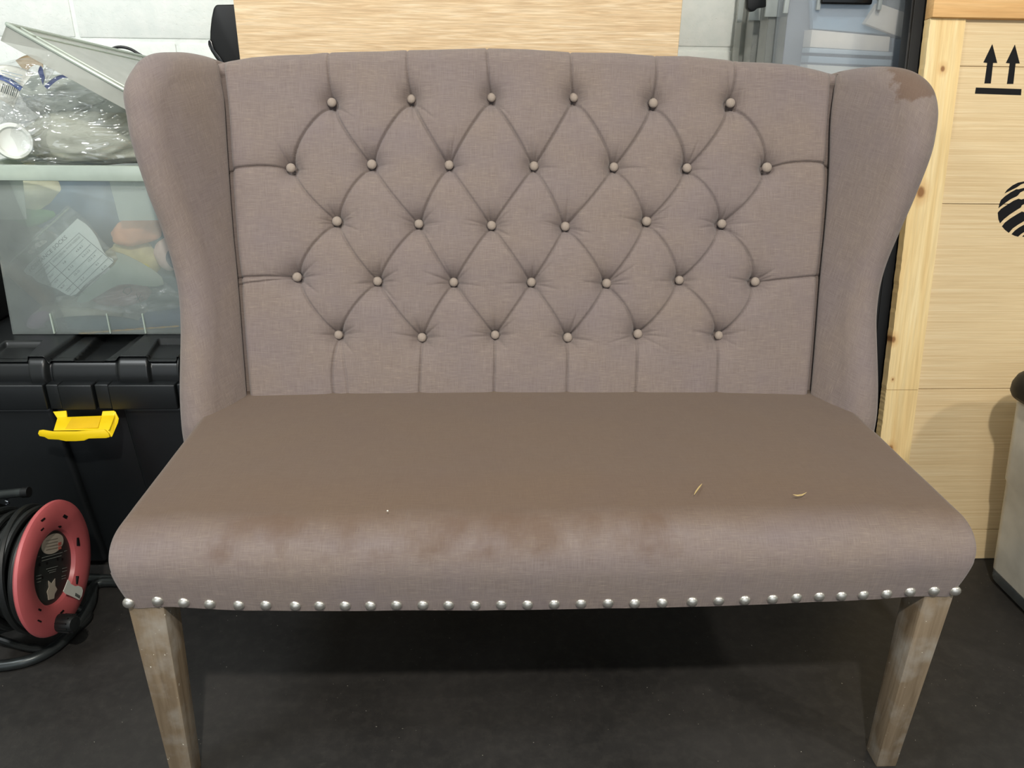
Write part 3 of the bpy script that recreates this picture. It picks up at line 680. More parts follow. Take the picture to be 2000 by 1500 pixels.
slab('card', [(1586, -30), (1700, -30), (1740, 68), (1588, 56)], Yc+.02, .02, plain('blue_card', S(150, 176, 196), .6), 'pale blue card standing behind the cream book', 'card')
slab('card', [(1742, 74), (1792, 84), (1790, 134), (1744, 130)], Yc+.004, .035, plain('slate_card', S(104, 122, 142), .6), 'slate blue folder end at the right of the clear box', 'folder')
# ------------------------------------------------------------------ plywood board behind the bench
ply = MB().box((-.533, 1.89, .001), (.455, 1.908, 1.50)).build('plywood_board', M['plywood'], None, .001, 1)
tag(ply, 'oak veneered board standing upright behind the middle of the bench', 'board')
# black plastic fan head / speaker on a stand, left of the board
sp = thing('speaker_stand_lamp', 'black rounded plastic speaker peeking out left of the oak board', 'speaker', (-.52, 2.02, 0)); sp.name = 'speaker'
out = [(480, 8), (421, 9), (416, 16), (412, 36), (409.5, 60), (409, 84), (413, 100), (424, 118), (436, 140), (480, 150)]
pts = [at(q, 1.95) for q in out]; MB().prism(pts, (0, .13, 0)).build('housing', M['black'], sp, .006, 3)
o2 = [(411, 77), (406, 79), (406, 88), (411, 99), (420, 113), (432, 128), (446, 134), (430, 112), (418, 96)]
MB().prism([at(q, 1.944) for q in o2], (0, .10, 0)).build('lower_flap', M['blackgloss'], sp, .002)
MB().box((-.56, 1.99, .02), (-.53, 2.02, 1.10)).build('pole', M['black'], sp, .004)
MB().box((-.62, 1.92, .0), (-.47, 2.09, .02)).build('base', M['black'], sp, .004)
settle(sp)
# cable arc
cp = interp([at(q, 2.10) for q in ((200, 112), (210, 101), (219, 95.5), (230, 92), (243, 92.5), (257, 97), (270, 105), (283, 113), (300, 126), (325, 150), (345, 200))]+[np.array([-.72, 2.1, .7]), np.array([-.70, 2.08, .25]), np.array([-.68, 2.06, .006])], 200)
tag(MB().tube(cp, .0036, 8).build('power_cable', M['rubber'], smooth=True), 'black cable arching over the clear lid beside the left wing', 'cable')
# ------------------------------------------------------------------ black storage trunk
TX0, TX1 = -1.62, -.600
trunk = thing('storage_chest', 'large black plastic storage chest with yellow latch under the clear tub', 'chest', ((TX0+TX1)/2, 1.74, 0))
YTB, YTT, ZR0, ZR1 = 1.534, 1.500, .430, .486
def xz(px, z, Y): return at(px, Y)[0]
xa, xb = at((130, 860), 1.51)[0], at((238, 810), 1.50)[0]; xa2, xb2 = at((180, 995), 1.525)[0], at((285, 945), 1.52)[0]
def panel(mb, bl, br, tl, tr, y0, y1, zlo=0.0, zhi=.432): mb.hexa([(bl, YTB+y0, zlo), (br, YTB+y0, zlo), (br, 1.95, zlo), (bl, 1.95, zlo)], [(tl, YTT+y0, zhi), (tr, YTT+y0, zhi), (tr, 1.97, zhi), (tl, 1.97, zhi)])
mb = MB(); panel(mb, TX0+.03, TX1-.03, TX0, TX1-.012, .018, 0); mb.build('body', M['trunk'], trunk, .008, 3)
mb = MB(); panel(mb, TX0+.04, xa2+.0, TX0+.01, xa-.01, 0, 0, .012); mb.build('side_panel', M['trunk'], trunk, .012, 4)
mb = MB(); panel(mb, xb2+.0, TX1-.035, xb+.0, TX1-.02, 0, 0, .012); mb.build('side_panel', M['trunk'], trunk, .012, 4)
# rim segments
segs = [(-400, 88, 0), (91, 116, -.003), (116, 183, .001), (186, 214, -.003), (214, 345, .001), (346, 362, -.004)]
for a, b, pr_ in segs:
    X0, X1 = at((a, 775), 1.485)[0], at((b, 775), 1.485)[0]
    X0 = max(X0, TX0); 
    if b == 362: X1 = TX1
    MB().box((X0, 1.486-pr_, ZR0), (X1-.001, 1.60, ZR1)).build('rim', M['trunk'], trunk, .003, 3)
MB().box((TX0, 1.55, ZR0), (TX1, 1.985, ZR1-.002)).build('rim_core', M['trunk'], trunk, .003)
# lid as a moulded surface
ZL = .540; LY = [(1.500, .484), (1.497, .494), (1.4985, .508), (1.503, .522), (1.512, .533), (1.526, .5385), (1.545, ZL), (1.94, ZL), (1.965, .53), (1.975, .484)]
prof = interp([(a, b, 0) for a, b in LY], 150)[:, :2]; NX = 560; Xs = np.linspace(TX0+.01, TX1-.006, NX)
XX = np.repeat(Xs[None], len(prof), 0); YY = np.repeat(prof[:, :1], NX, 1); ZZ = np.repeat(prof[:, 1:], NX, 1)
nrm = np.gradient(prof, axis=0); nl = np.stack([-nrm[:, 1], nrm[:, 0]], 1); nl /= np.linalg.norm(nl, axis=1)[:, None]
dep = np.zeros_like(XX)
def poly_in(poly, soft_):
    P = np.array([atz(q, ZL)[:2] for q in poly]); n_ = len(P); cen = P.mean(0); d = np.full(XX.shape, 9.)
    for i in range(n_):
        a, b = P[i], P[(i+1) % n_]; e = b-a; nn = np.array([-e[1], e[0]]); nn /= np.linalg.norm(nn)
        if (cen-a)@nn < 0: nn = -nn
        d = np.minimum(d, (XX-a[0])*nn[0]+(YY-a[1])*nn[1])
    return smoothstep(d, -soft_, soft_)
gm = [at((93, 735), 1.50)[0], at((226, 735), 1.50)[0]]
mid = smoothstep(XX, gm[0]-.004, gm[0]+.002)*(1-smoothstep(XX, gm[1]-.002, gm[1]+.010)); dep += .010*mid
dep += .008*np.exp(-((XX-gm[0])/.004)**2)
dep = np.maximum(dep, .030*poly_in([(158, 728), (141, 694), (215, 625), (300, 625)], .0032)*smoothstep(YY, 1.504, 1.53))
dep = np.maximum(dep, .012*poly_in([(281, 705), (336, 705), (372, 662), (309, 662)], .002))
dep = np.maximum(dep, .012*poly_in([(-40, 709), (40, 709), (80, 667), (10, 667)], .002))
dep = np.maximum(dep, .014*np.exp(-((XX-(TX1-.018))/.003)**2)*(YY < 1.53))
YY = YY+nl[:, :1]*-dep*(0 if False else 1)*-1*-1 if False else YY
Yn = YY-(-nl[:, 0:1])*0; 
LYY = YY-np.abs(nl[:, 0:1])*-dep*1.0; LZZ = ZZ-np.abs(nl[:, 1:2])*dep
mesh_obj('lid', np.stack([XX, LYY, LZZ], -1).reshape(-1, 3), gridf(len(prof), NX), M['trunk_lid'], trunk, True)
MB().hexa([(TX1-.006, 1.50, .484), (TX1-.004, 1.50, .484), (TX1-.004, 1.975, .484), (TX1-.006, 1.975, .484)], [(TX1-.008, 1.545, ZL-.002), (TX1-.006, 1.545, ZL-.002), (TX1-.006, 1.94, ZL-.002), (TX1-.008, 1.94, ZL-.002)]).build('lid_end', M['trunk_lid'], trunk)
# yellow latch hanging open
YA, YL = 1.484, 1.436
def A(q, Y): return at(q, Y)
la = MB()
def quadslab(mb, q, th=(0, .003, -.002)): mb.prism(q, th)
quadslab(la, [A((112, 815), YA-.006), A((224, 811), YA-.006), A((213, 840), YL), A((104, 841), YL)])
quadslab(la, [A((103, 804), YA), A((129, 802), YA), A((131, 817), YA-.006), A((112, 818), YA-.006)])
quadslab(la, [A((200, 803), YA), A((223, 802), YA), A((226, 816), YA-.006), A((198, 812), YA-.006)])
latch = la.build('latch', M['yellow'], trunk, .0007, 1)
lip = [(78, 840), (85, 839), (104, 842), (150, 842), (205, 838), (214, 846), (216, 853), (209, 855), (175, 856), (166, 860), (150, 861), (130, 861), (116, 858), (96, 857), (89, 853), (79, 851), (76, 846)]
MB().prism([A(q, YL) for q in lip], (0, -.004, .001)).build('latch_lip', M['yellow'], latch, .001, 2)
MB().prism([A((223, 803), YA), A((230, 817), YA-.008), A((228, 826), YA-.016), A((216, 854), YL), A((207, 840), YL), A((219, 816), YA-.008)], (.003, 0, 0)).build('latch_cheek', M['yellow'], latch, .0008, 1)
MB().prism([A((141, 816), YA-.009), A((198, 814), YA-.009), A((192, 836), YL+.006), A((128, 838), YL+.006)], (0, -.0015, .001)).build('latch_inset', plain('amber_plastic', S(222, 180, 22), .4), latch)
settle(trunk)
# ------------------------------------------------------------------ clear tub on the trunk
YT = 1.645
tub = thing('storage_tub', 'large clear plastic tub full of socks standing on the black chest', 'tub', (-.85, 1.8, ZL))
b0 = at((24, 652), YT)[0]; tz = at((200, 350), YT-.012)[2]
xt0 = at((-28, 350), YT-.012)[0]
tx1 = -.585
TYB = 1.99
mb = MB(); openbox(mb, b0, tx1-.03, YT, TYB, ZL+.001, tz, .0025, b0-xt0, .014); mb.build('body', M['clear_bin'], tub, .004, 2)
rz = at((200, 323), YT-.02)[2]
mb = MB()
for (x0, x1, y0, y1) in ((xt0-.012, tx1+.012, YT-.030, YT-.012), (xt0-.012, tx1+.012, TYB+.012, TYB+.03), (xt0-.012, xt0+.004, YT-.014, TYB+.014), (tx1-.004, tx1+.012, YT-.014, TYB+.014)): mb.box((x0, y0, tz-.002), (x1, y1, rz))
mb.build('rim', M['clear_rim'], tub, .003, 2)
for q in ((104, 640), (215, 645), (283, 640)):
    a = at(q, YT-.002); MB().box((a[0]-.0015, YT-.004, ZL+.004), (a[0]+.0015, YT, ZL+.05)).build('rib', M['clear_rim'], tub, .0005, 1)
settle(tub)
tag(MB().box((-1.46, 1.68, ZL+.001), (-1.10, 1.97, ZL+.15)).build('black_case', M['black'], None, .015, 4), 'black case on the chest lid left of the clear tub', 'case')
# lumps of clothing inside
def lump(name, px, rx, rz_, col, Y, label, cat='sock', ry=.05, seed=0, rot=0, amp=.2):
    C = at(px, Y); k = np.linalg.norm(C-CAM)*.98/F; bm = bmesh.new(); bmesh.ops.create_icosphere(bm, subdivisions=4, radius=1)
    V = np.array([v.co[:] for v in bm.verts]); nz = 1+amp*noise3(V*1.0, 2.6, seed)+amp*.35*noise3(V, 8, seed+1)
    V = V*nz[:, None]*np.array([rx*k, ry, rz_*k]); c_, s_ = math.cos(R(rot)), math.sin(R(rot)); V = V@np.array([[c_, 0, s_], [0, 1, 0], [-s_, 0, c_]])
    V[:, 1] = np.clip(V[:, 1], -(C[1]-YT-.008), (TYB-.01-C[1])); V[:, 2] = np.maximum(V[:, 2], ZL+.006-C[2]); V[:, 0] = np.maximum(V[:, 0], b0+.006-(V[:, 2]+C[2]-ZL)*(b0-xt0)/(tz-ZL)-C[0]); V[:, 0] = np.minimum(V[:, 0], tx1-.04-C[0])
    Fc = [tuple(v.index for v in f.verts) for f in bm.faces]; bm.free()
    o = mesh_obj(name, V, Fc, plain(name+'_cloth', S(*[min(250, int(x*1.12+6)) for x in col]), .9, 0, .1, .25, 60), None, True, loc=C); tag(o, label, cat, 'clothes in the clear tub'); return o
lump('shirt', (165, 420), 95, 85, (84, 100, 116), 1.80, 'slate blue bundle filling the middle of the clear tub', 'clothing', .09, 1)
lump('shirt', (60, 372), 50, 40, (206, 202, 172), 1.74, 'cream folded cloth at the upper left inside the tub', 'clothing', .05, 2)
lump('sock', (55, 425), 62, 22, (98, 140, 100), 1.74, 'green sock with dark mottling, upper left in the tub', 'sock', .05, 3, 12)
lump('sock', (50, 462), 52, 30, (92, 96, 84), 1.715, 'dark khaki sock above the sock packet in the tub', 'sock', .04, 4, -8)
lump('sock', (42, 480), 50, 22, (86, 150, 88), 1.725, 'bright green sock lying left of the sock packet', 'sock', .04, 5, -30)
lump('sock', (265, 450), 42, 24, (222, 146, 108), 1.715, 'orange sock right of centre in the clear tub', 'sock', .035, 6, 8)
lump('shirt', (318, 458), 60, 55, (72, 88, 100), 1.80, 'dark grey blue cloth near the right wing in the tub', 'clothing', .08, 7)
lump('sock', (333, 497), 28, 30, (214, 178, 168), 1.71, 'rolled pink sock with grey centre against the tub wall', 'sock', .03, 8, 0, .08)
lump('sock', (341, 505), 14, 20, (86, 86, 104), 1.675, 'small dark end of the rolled pink sock', 'sock', .012, 9, 0, .08)
lump('sock', (262, 508), 42, 40, (196, 188, 140), 1.73, 'pale yellow sock above the packet in the tub', 'sock', .04, 10, -20)
lump('sock', (277, 524), 14, 10, (240, 212, 60), 1.685, 'bright yellow sock toe in the clear tub', 'sock', .012, 11, -20)
lump('sock', (236, 574), 52, 22, (244, 150, 148), 1.69, 'pink sock under the clear packet in the tub', 'sock', .02, 12, 6, .1)
lump('shirt', (60, 590), 80, 48, (88, 96, 112), 1.74, 'dark grey cloth at the lower left inside the tub', 'clothing', .06, 13, -35)
lump('sock', (78, 625), 22, 14, (206, 176, 212), 1.68, 'lilac sock at the bottom left corner of the tub', 'sock', .015, 14, 30)
lump('shirt', (140, 612), 80, 28, (222, 222, 190), 1.71, 'cream cloth across the bottom of the clear tub', 'clothing', .03, 15, 0)
lump('sock', (185, 634), 85, 16, (74, 92, 104), 1.675, 'dark grey blue roll along the bottom of the tub', 'sock', .02, 16, 0, .05)
lump('sock', (335, 622), 62, 24, (66, 84, 116), 1.685, 'navy sock at the bottom right of the tub', 'sock', .025, 17, 6, .1)
lump('sock', (322, 565), 60, 46, (92, 110, 120), 1.745, 'grey teal sock behind the packet near the wing', 'sock', .05, 18, 0)
lump('sock', (25, 482), 36, 8, (78, 90, 100), 1.672, 'thin dark grey sock poking out left of the packet', 'sock', .01, 19, -14, .1)
tag(MB().tube(interp([at(q, 1.672) for q in ((12, 512), (40, 538), (70, 565), (104, 594))], 12), [.003]+[.018]*10+[.003], 14).build('beige_roll', plain('beige_vinyl', S(196, 178, 160), .4), smooth=True), 'beige roll lying diagonally under the sock packet', 'roll')
for q, lb in (([(-40, 352), (44, 352), (52, 428), (-40, 430)], 'frosted grey sheet standing at the upper left in the tub'), ([(213, 352), (330, 352), (345, 430), (233, 431)], 'frosted grey sheet standing at the upper right in the tub')):
    o = MB().prism([at(p_, YT+.006) for p_ in q], (0, .0015, 0)).build('plastic_sheet', M['clear_tab'] if False else M['clear_rim'], None); tag(o, lb, 'sheet')
g = [at((155+195*t, 651-14*t), YT+.008) for t in np.linspace(0, 1, 26)]
tag(MB().tube(g, [.0022*(1+.35*math.sin(i*2.2)) for i in range(26)], 8).build('gold_chain', plain('gold', S(226, 178, 84), .25, .9), smooth=True), 'thin gold chain lying along the bottom edge of the tub', 'chain')
# sock packet with printed size table
YP = YT+.010
pk = thing('sock_packet', 'clear zip packet with printed white sock size label in the tub', 'packet', at((180, 530), YP))
outp = interp([(130, 402), (15, 512), (45, 540), (104, 592), (180, 603), (240, 612), (320, 606), (352, 598), (358, 585), (330, 560), (285, 525), (245, 500), (215, 488), (190, 462), (165, 430), (130, 402)], 60)[:-1]
MB().prism([at(q, YP+.004) for q in outp], (0, .006, 0)).build('pouch', M['film2'], pk)
MB().tube([at(q, YP+.003) for q in ((133, 408), (90, 447), (22, 511))], .0018, 6).build('zip_strip', M['clear_rim'], pk, smooth=True)
lab = interp([(151, 427), (100, 476), (48, 526), (62, 540), (78, 552), (108, 563), (142, 578), (170, 552), (222, 512), (208, 500), (198, 484), (188, 462), (170, 440), (151, 427)], 50)[:-1]
MB().prism([at(q, YP+.002) for q in lab], (0, .001, 0)).build('label', plain('sock_label', S(238, 248, 244), .6, 0, .3, .02), pk)
MB().prism([at(q, YP+.001) for q in interp([(225, 492), (250, 500), (300, 528), (322, 552), (300, 560), (240, 555), (205, 570), (170, 590), (150, 583), (225, 515), (225, 492)], 30)[:-1]], (0, .001, 0)).build('back_sheet', M['clear_rim'], pk)
e1 = np.array([72., -67.]); e1 /= np.linalg.norm(e1); e2 = np.array([-.62, -.78])
def px_text(txt, c0, hpx, length=None, mat='greyink', nm='lettering'):
    V, Fc = text_mesh(txt, 1.0); V = np.array(V); wd = V[:, 0].max()-V[:, 0].min(); sx = (length/wd) if length else hpx*1.3
    P = [at(np.array(c0)+e1*(v[0]*sx)+e2*(v[1]*hpx*1.35), YP) for v in V]
    return MB().add(P, Fc).build(nm, M[mat], pk)
px_text('FORMANCE SOCKS', (93.5, 496), 8.5, 98)
def uvp(u, v): return np.array([72, 500.])+e1*u+np.array([.66, .75])*v*1.0
O = np.array([68., 533.])
def tl(a, b, w_=.7, nm='table_line'):
    a = np.array(a, float); b = np.array(b, float); d = b-a; n_ = np.array([-d[1], d[0]]); n_ /= np.linalg.norm(n_)
    MB().prism([at(q, YP) for q in (a-n_*w_/2, b-n_*w_/2, b+n_*w_/2, a+n_*w_/2)], (0, .0003, 0)).build(nm, M['greyink'], pk)
for a, b in (((69, 535), (154, 455)), ((82, 546), (163, 467)), ((96, 556), (177, 477)), ((112, 562), (188, 488)), ((128, 568), (200, 498)), ((136, 577), (211, 504)), ((146, 581), (222, 512)), ((154, 455), (222, 512)), ((96, 511), (164, 573))): tl(a, b)
for t_, c0, L in (('SHOE SIZE(EU)', (86, 528), 30), ('SHOE SIZE(UK)', (116, 500), 34), ('SHOE SIZE(US)', (143, 474), 36), ('4-8', (125.5, 513), 8), ('4.5-8.5', (155, 486), 18), ('6-12', (138, 523), 13), ('6.5-12.5', (168, 495), 20), ('12-15', (150, 533), 13), ('12.5-14', (179, 505), 18), ('3-7', (161, 545), 9), ('4-5', (190, 516), 7), ('4-6', (173, 555), 9), ('6-10', (203, 523), 12), ('39-42', (100, 539), 10), ('43-47', (110, 549), 10), ('36-39', (122, 560), 10), ('33-36', (134, 566), 9)):
    px_text(t_, c0, 4.2, L)
for poly in ([(240, 570), (244, 562), (254, 560), (257, 569), (249, 576)],): 
    for a, b in zip(poly, poly[1:]+poly[:1]): tl(a, b, 1.0, 'care_mark')
for a, b in (((262, 584), (279, 580)), ((266, 574), (273, 590)), ((273, 590), (279, 580)), ((266, 589), (275, 575)), ((286, 590), (298, 586)), ((288, 596), (302, 592)), ((286, 590), (288, 596))): tl(a, b, 1.0, 'care_mark')
# white smear on the packet
for q, r_ in (((60, 492), 5), ((66, 484), 5), ((75, 478), 6), ((82, 474), 5), ((76, 500), 4), ((72, 466), 3), ((88, 472), 3)):
    MB().prism([at((q[0]+r_*math.cos(t)*1.2, q[1]+r_*math.sin(t)*.8), YP-.001) for t in np.linspace(0, 2*math.pi, 10, endpoint=False)], (0, .0005, 0)).build('white_mark', M['paper'], pk)
settle(pk)
for c_ in pk.children: pass
# ------------------------------------------------------------------ bags heaped on the tub
def crumple(name, pxc, rx, rz_, ry, Y, mat, parent=None, seed=0, amp=.16, rot=0, sub=5, zfloor=None, sharp_=.10, py=1.0):
    C = at(pxc, Y); k = np.linalg.norm(C-CAM)*.97/F; bm = bmesh.new(); bmesh.ops.create_icosphere(bm, subdivisions=sub, radius=1)
    V = np.array([v.co[:] for v in bm.verts]); n1_ = noise3(V, 3, seed); n2_ = 1-np.abs(noise3(V, 7, seed+1)); n3_ = 1-np.abs(noise3(V, 15, seed+2))
    sg_ = np.sign(V)*np.abs(V)**.8
    V = sg_*(1+amp*n1_+sharp_*n2_+sharp_*.45*n3_)[:, None]*np.array([rx*k, ry, rz_*k])
    c_, s_ = math.cos(R(rot)), math.sin(R(rot)); V = V@np.array([[c_, 0, s_], [0, 1, 0], [-s_, 0, c_]])
    if zfloor is not None: V[:, 2] = np.where(V[:, 2] < zfloor-C[2], zfloor-C[2]+(V[:, 2]-zfloor+C[2])*.12, V[:, 2])
    Fc = [tuple(v.index for v in f.verts) for f in bm.faces]; bm.free()
    return mesh_obj(name, V, Fc, mat, parent, True, loc=C)
mk1 = plain('khaki_grey_cloth', S(178, 180, 166), .8, 0, .2, .12, 25)
o = crumple('grey_cloth', (200, 270), 105, 40, .08, 1.82, mk1, None, 21, .10, 0, 5, rz-.02); tag(o, 'khaki grey cloth folded inside the clear bag on the tub', 'cloth')
o = crumple('grey_cloth', (178, 205), 100, 36, .035, 1.90, plain('pale_grey_cloth', S(176, 182, 174), .8, 0, .2, .12, 25), None, 27, .08, -10, 5); tag(o, 'pale grey cloth showing above the khaki cloth under the tilted lid', 'cloth')
bag = thing('plastic_bag', 'crumpled clear plastic bag heaped on the tub beside the left wing', 'bag', at((180, 320), 1.8))
crumple('film', (195, 258), 135, 62, .12, 1.80, M['film'], bag, 31, .12, 4, 6, rz-.005, .10)
settle(bag)
bag2 = thing('plastic_bag', 'clear plastic bag holding a white capped tub at the left edge', 'bag', at((40, 320), 1.74))
crumple('film', (20, 268), 72, 55, .08, 1.77, M['film'], bag2, 41, .10, 0, 6, rz-.005, .09)
settle(bag2)
bag3 = thing('plastic_bag', 'upper clear bag around printed white and blue packets', 'bag', at((80, 200), 1.85))
crumple('film', (80, 172), 115, 44, .07, 1.83, M['film'], bag3, 51, .14, 10, 6, None, .10)
settle(bag3)
# white pot lying on its side: lid disc towards the viewer
pot = thing('plastic_pot', 'white round plastic pot with recessed cap inside the clear bag', 'pot', at((26, 276), 1.68))
C = at((26, 276), 1.68); axp = -ray((26, 276)); axp = axp/np.linalg.norm(axp)+np.array([.12, 0, -.05]); axp /= np.linalg.norm(axp); k = np.linalg.norm(C-CAM)*.97/F
white = plain('white_plastic', S(232, 236, 230), .35, 0, .5, .03)
MB().lathe([(0.0001, -.07), (26*k, -.07), (27*k, -.03), (29*k, -.012), (29*k, -.002)], C, axp, 36).build('body', white, pot, smooth=True)
MB().lathe([(29*k, -.012), (29*k, -.002), (27*k, .003), (23*k, .003), (20*k, -.003), (17*k, -.004), (0.0001, -.004)], C, axp, 36).build('cap', white, pot, smooth=True)
settle(pot)
# printed packets (curved sheets)
def sheet(name, grid_px, Ys, mat, label=None, cat=None, parent=None, th=.0012):
    P = np.array([[at(q, y) for q, y in zip(r_, ys)] for r_, ys in zip(grid_px, Ys)]); n_, m_ = P.shape[:2]
    Q = P+np.array([0, th, 0]); V = np.concatenate([P.reshape(-1, 3), Q.reshape(-1, 3)])
    Fc = [tuple(f) for f in gridf(n_, m_)]+[tuple(f) for f in gridf(n_, m_, n_*m_, flip=True)]
    rim = [j for j in range(m_)]+[i*m_+m_-1 for i in range(1, n_)]+[(n_-1)*m_+j for j in range(m_-2, -1, -1)]+[i*m_ for i in range(n_-2, 0, -1)]
    Fc += [(rim[i], rim[(i+1) % len(rim)], n_*m_+rim[(i+1) % len(rim)], n_*m_+rim[i]) for i in range(len(rim))]
    o = mesh_obj(name, V, Fc, mat, parent, True)
    if label: tag(o, label, cat)
    return o
pr = thing('mail_packet', 'white printed packet with a blue stripe and barcode at the left edge', 'packet', at((20, 150), 1.76))
def patch(q4, n_, m_, Yf):
    a, b, c_, d = [np.array(q, float) for q in q4]  # tl,tr,br,bl
    G = [[(1-v)*((1-u_)*a+u_*b)+v*((1-u_)*d+u_*c_)+np.array([0, -10*math.sin(u_*math.pi)]) for u_ in np.linspace(0, 1, m_)] for v in np.linspace(0, 1, n_)]
    return G, [[Yf(u_, v) for u_ in np.linspace(0, 1, m_)] for v in np.linspace(0, 1, n_)]
base = patch([(-30, 132), (66, 142), (44, 170), (-30, 150)], 6, 14, lambda u_, v: 1.765-.012*v+.02*u_*u_)
sheet('upper_face', *base, M['paper'], parent=pr)
base = patch([(-30, 146), (44, 170), (38, 178), (-30, 156)], 3, 14, lambda u_, v: 1.752+.02*u_*u_)
sheet('blue_stripe', *base, plain('blue_print', S(52, 84, 160), .5), parent=pr)
base = patch([(-30, 153), (40, 176), (26, 212), (-30, 196)], 5, 14, lambda u_, v: 1.7535+.02*u_*u_-.004*v)
sheet('lower_face', *base, M['paper'], parent=pr)
for i in range(9):
    x = 6+i*3.6; y = 163+i*1.3; w_ = (1.6, .8, 1.2)[i % 3]
    MB().prism([at(q, 1.744) for q in ((x, y), (x+w_, y+.4), (x-5+w_, y+17), (x-5, y+16.6))], (0, .0006, 0)).build('barcode_bar', M['greyink'], pr)
for i in range(4): MB().prism([at(q, 1.750) for q in ((2+i*2, 137+i*5.5), (44-i*2, 147+i*6), (44-i*2, 148.2+i*6), (2+i*2, 138.2+i*5.5))], (0, .0006, 0)).build('print_line', plain('pale_print', S(150, 165, 175), .6), pr)
settle(pr)
o = sheet('brown_wrapper', *patch([(30, 118), (84, 116), (84, 132), (50, 142)], 4, 10, lambda u_, v: 1.80+.01*u_), plain('brown_print', S(170, 150, 120), .6), 'brown paper wrapper edge above the striped packet', 'wrapper')
bl = plain('navy_print', S(56, 70, 130), .5)
o = sheet('blue_wrapper', *patch([(74, 140), (84, 137), (90, 160), (84, 166)], 4, 6, lambda u_, v: 1.79), bl, 'navy blue wrapper strip inside the upper clear bag', 'wrapper')
o = sheet('blue_wrapper', *patch([(86, 168), (140, 148), (144, 154), (92, 174)], 4, 10, lambda u_, v: 1.785), bl, 'longer navy wrapper strip slanting up inside the upper bag', 'wrapper')
o = sheet('white_wrapper', *patch([(84, 138), (110, 132), (92, 160), (90, 160)], 4, 6, lambda u_, v: 1.785), M['paper'], 'white folded wrapper between the two navy strips', 'wrapper')
# tilted clear lid above the bags
lid = thing('tub_lid', 'translucent grey white tub lid tilted up over the plastic bags', 'lid', at((150, 200), 1.9))
Cc = at((12, 50), 1.60); E1 = at((285, 203), 1.64); E2 = at((300, 118), 2.06)
a_, b_ = E1-Cc, E2-Cc; up_ = np.cross(a_, b_); up_ /= np.linalg.norm(up_); up_ = up_ if up_[2] > 0 else -up_
def LP(u_, v, h=0): return Cc+a_*u_+b_*v+up_*h
MB().hexa([LP(0, 0, 0), LP(1, 0, 0), LP(1, 1, 0), LP(0, 1, 0)], [LP(0, 0, .003), LP(1, 0, .003), LP(1, 1, .003), LP(0, 1, .003)]).build('panel', M['clear_lid'], lid)
rimd = .030
for (A0, B0) in (((0, 0), (1, 0)), ((0, 0), (0, 1)), ((0, 1), (1, 1)), ((1, 0), (1, 1))):
    P, Q = LP(*A0), LP(*B0); inn = (LP(.5, .5)-(P+Q)/2); inn /= np.linalg.norm(inn)
    MB().hexa([P-up_*rimd, Q-up_*rimd, Q-up_*rimd+inn*.003, P-up_*rimd+inn*.003], [P+up_*.003, Q+up_*.003, Q+up_*.003+inn*.003, P+up_*.003+inn*.003]).build('skirt', M['clear_lid'], lid)
    MB().tube([P+up_*.003, Q+up_*.003], .004, 8).build('lip', M['clear_rim'], lid, smooth=True)
    MB().tube([P+up_*.003+inn*.03, Q+up_*.003+inn*.03], .0022, 8).build('ridge', M['clear_rim'], lid, smooth=True)
settle(lid)
# ------------------------------------------------------------------ cable reel
RC = np.array([-.828, 1.28, .186]); ax = np.array([1., 0, 0]); RR = .130
reel = thing('cable_reel', 'red and black extension cable reel on a bent tube stand', 'cable reel', (RC[0], RC[1], 0))
def rd(px, h=0): return hit(px, RC+ax*h, ax)
prof = [(.071, -.012), (.074, -.003), (.082, .002), (.105, .0045), (.124, .003), (.130, -.001), (.1315, -.006), (.128, -.010), (.105, -.004), (.074, -.014), (.071, -.012)]
disc = MB().lathe(prof, RC, ax, 72).build('front_flange', M['red'], reel, smooth=True)
MB().lathe([(.0001, -.010), (.066, -.010), (.0735, -.011), (.0735, -.02), (.0001, -.02)], RC, ax, 48).build('socket_plate', M['blackgloss'] if False else plain('dark_plate', S(38, 42, 40), .4), reel, smooth=False)
MB().lathe([(.060, -.125), (.060, -.012)], RC, ax, 40).build('drum', M['black'], reel, smooth=True)
MB().lathe([(.0001, -.135), (.125, -.135), (.127, -.131), (.125, -.127), (.0001, -.127)], RC, ax, 48).build('rear_flange', M['black'], reel, smooth=True)
e_y = np.array([0, 1, 0]); e_z = np.cross(ax, e_y); e_z = e_z if e_z[2] > 0 else -e_z
for i in range(15):
    cxx = -.020-.105*(i % 8)/7.5+rs_.uniform(-.003, .003); r_ = (.094 if i < 8 else .112)+rs_.uniform(-.005, .006); ph = rs_.uniform(0, 6.28); tw = rs_.uniform(-.012, .012)
    pts = [RC+ax*(cxx+tw*math.sin(t+ph))+(e_y*math.cos(t)+e_z*math.sin(t))*(r_+.004*math.sin(2*t+ph)) for t in np.linspace(0, 2*math.pi, 56, endpoint=False)]
    MB().tube(pts, .0068, 8, closed=True).build('cable_loop', M['rubber'], reel, smooth=True)
slots = [((128, 1009), 8, 6, -30), ((85, 1015), 9, 3, 40), ((83, 1034), 8, 3, 45), ((117, 1028), 6, 4, -25), ((154, 1058), 3, 16, 8), ((139, 1068), 3.5, 13, 8), ((152, 1133), 2, 16, -8), ((138, 1128), 2, 9, -8), ((113, 1179), 8, 2.5, 45), ((122, 1195), 9, 2.5, 45), ((78, 1191), 6, 4, -25), ((78, 1213), 7, 3, -25)]
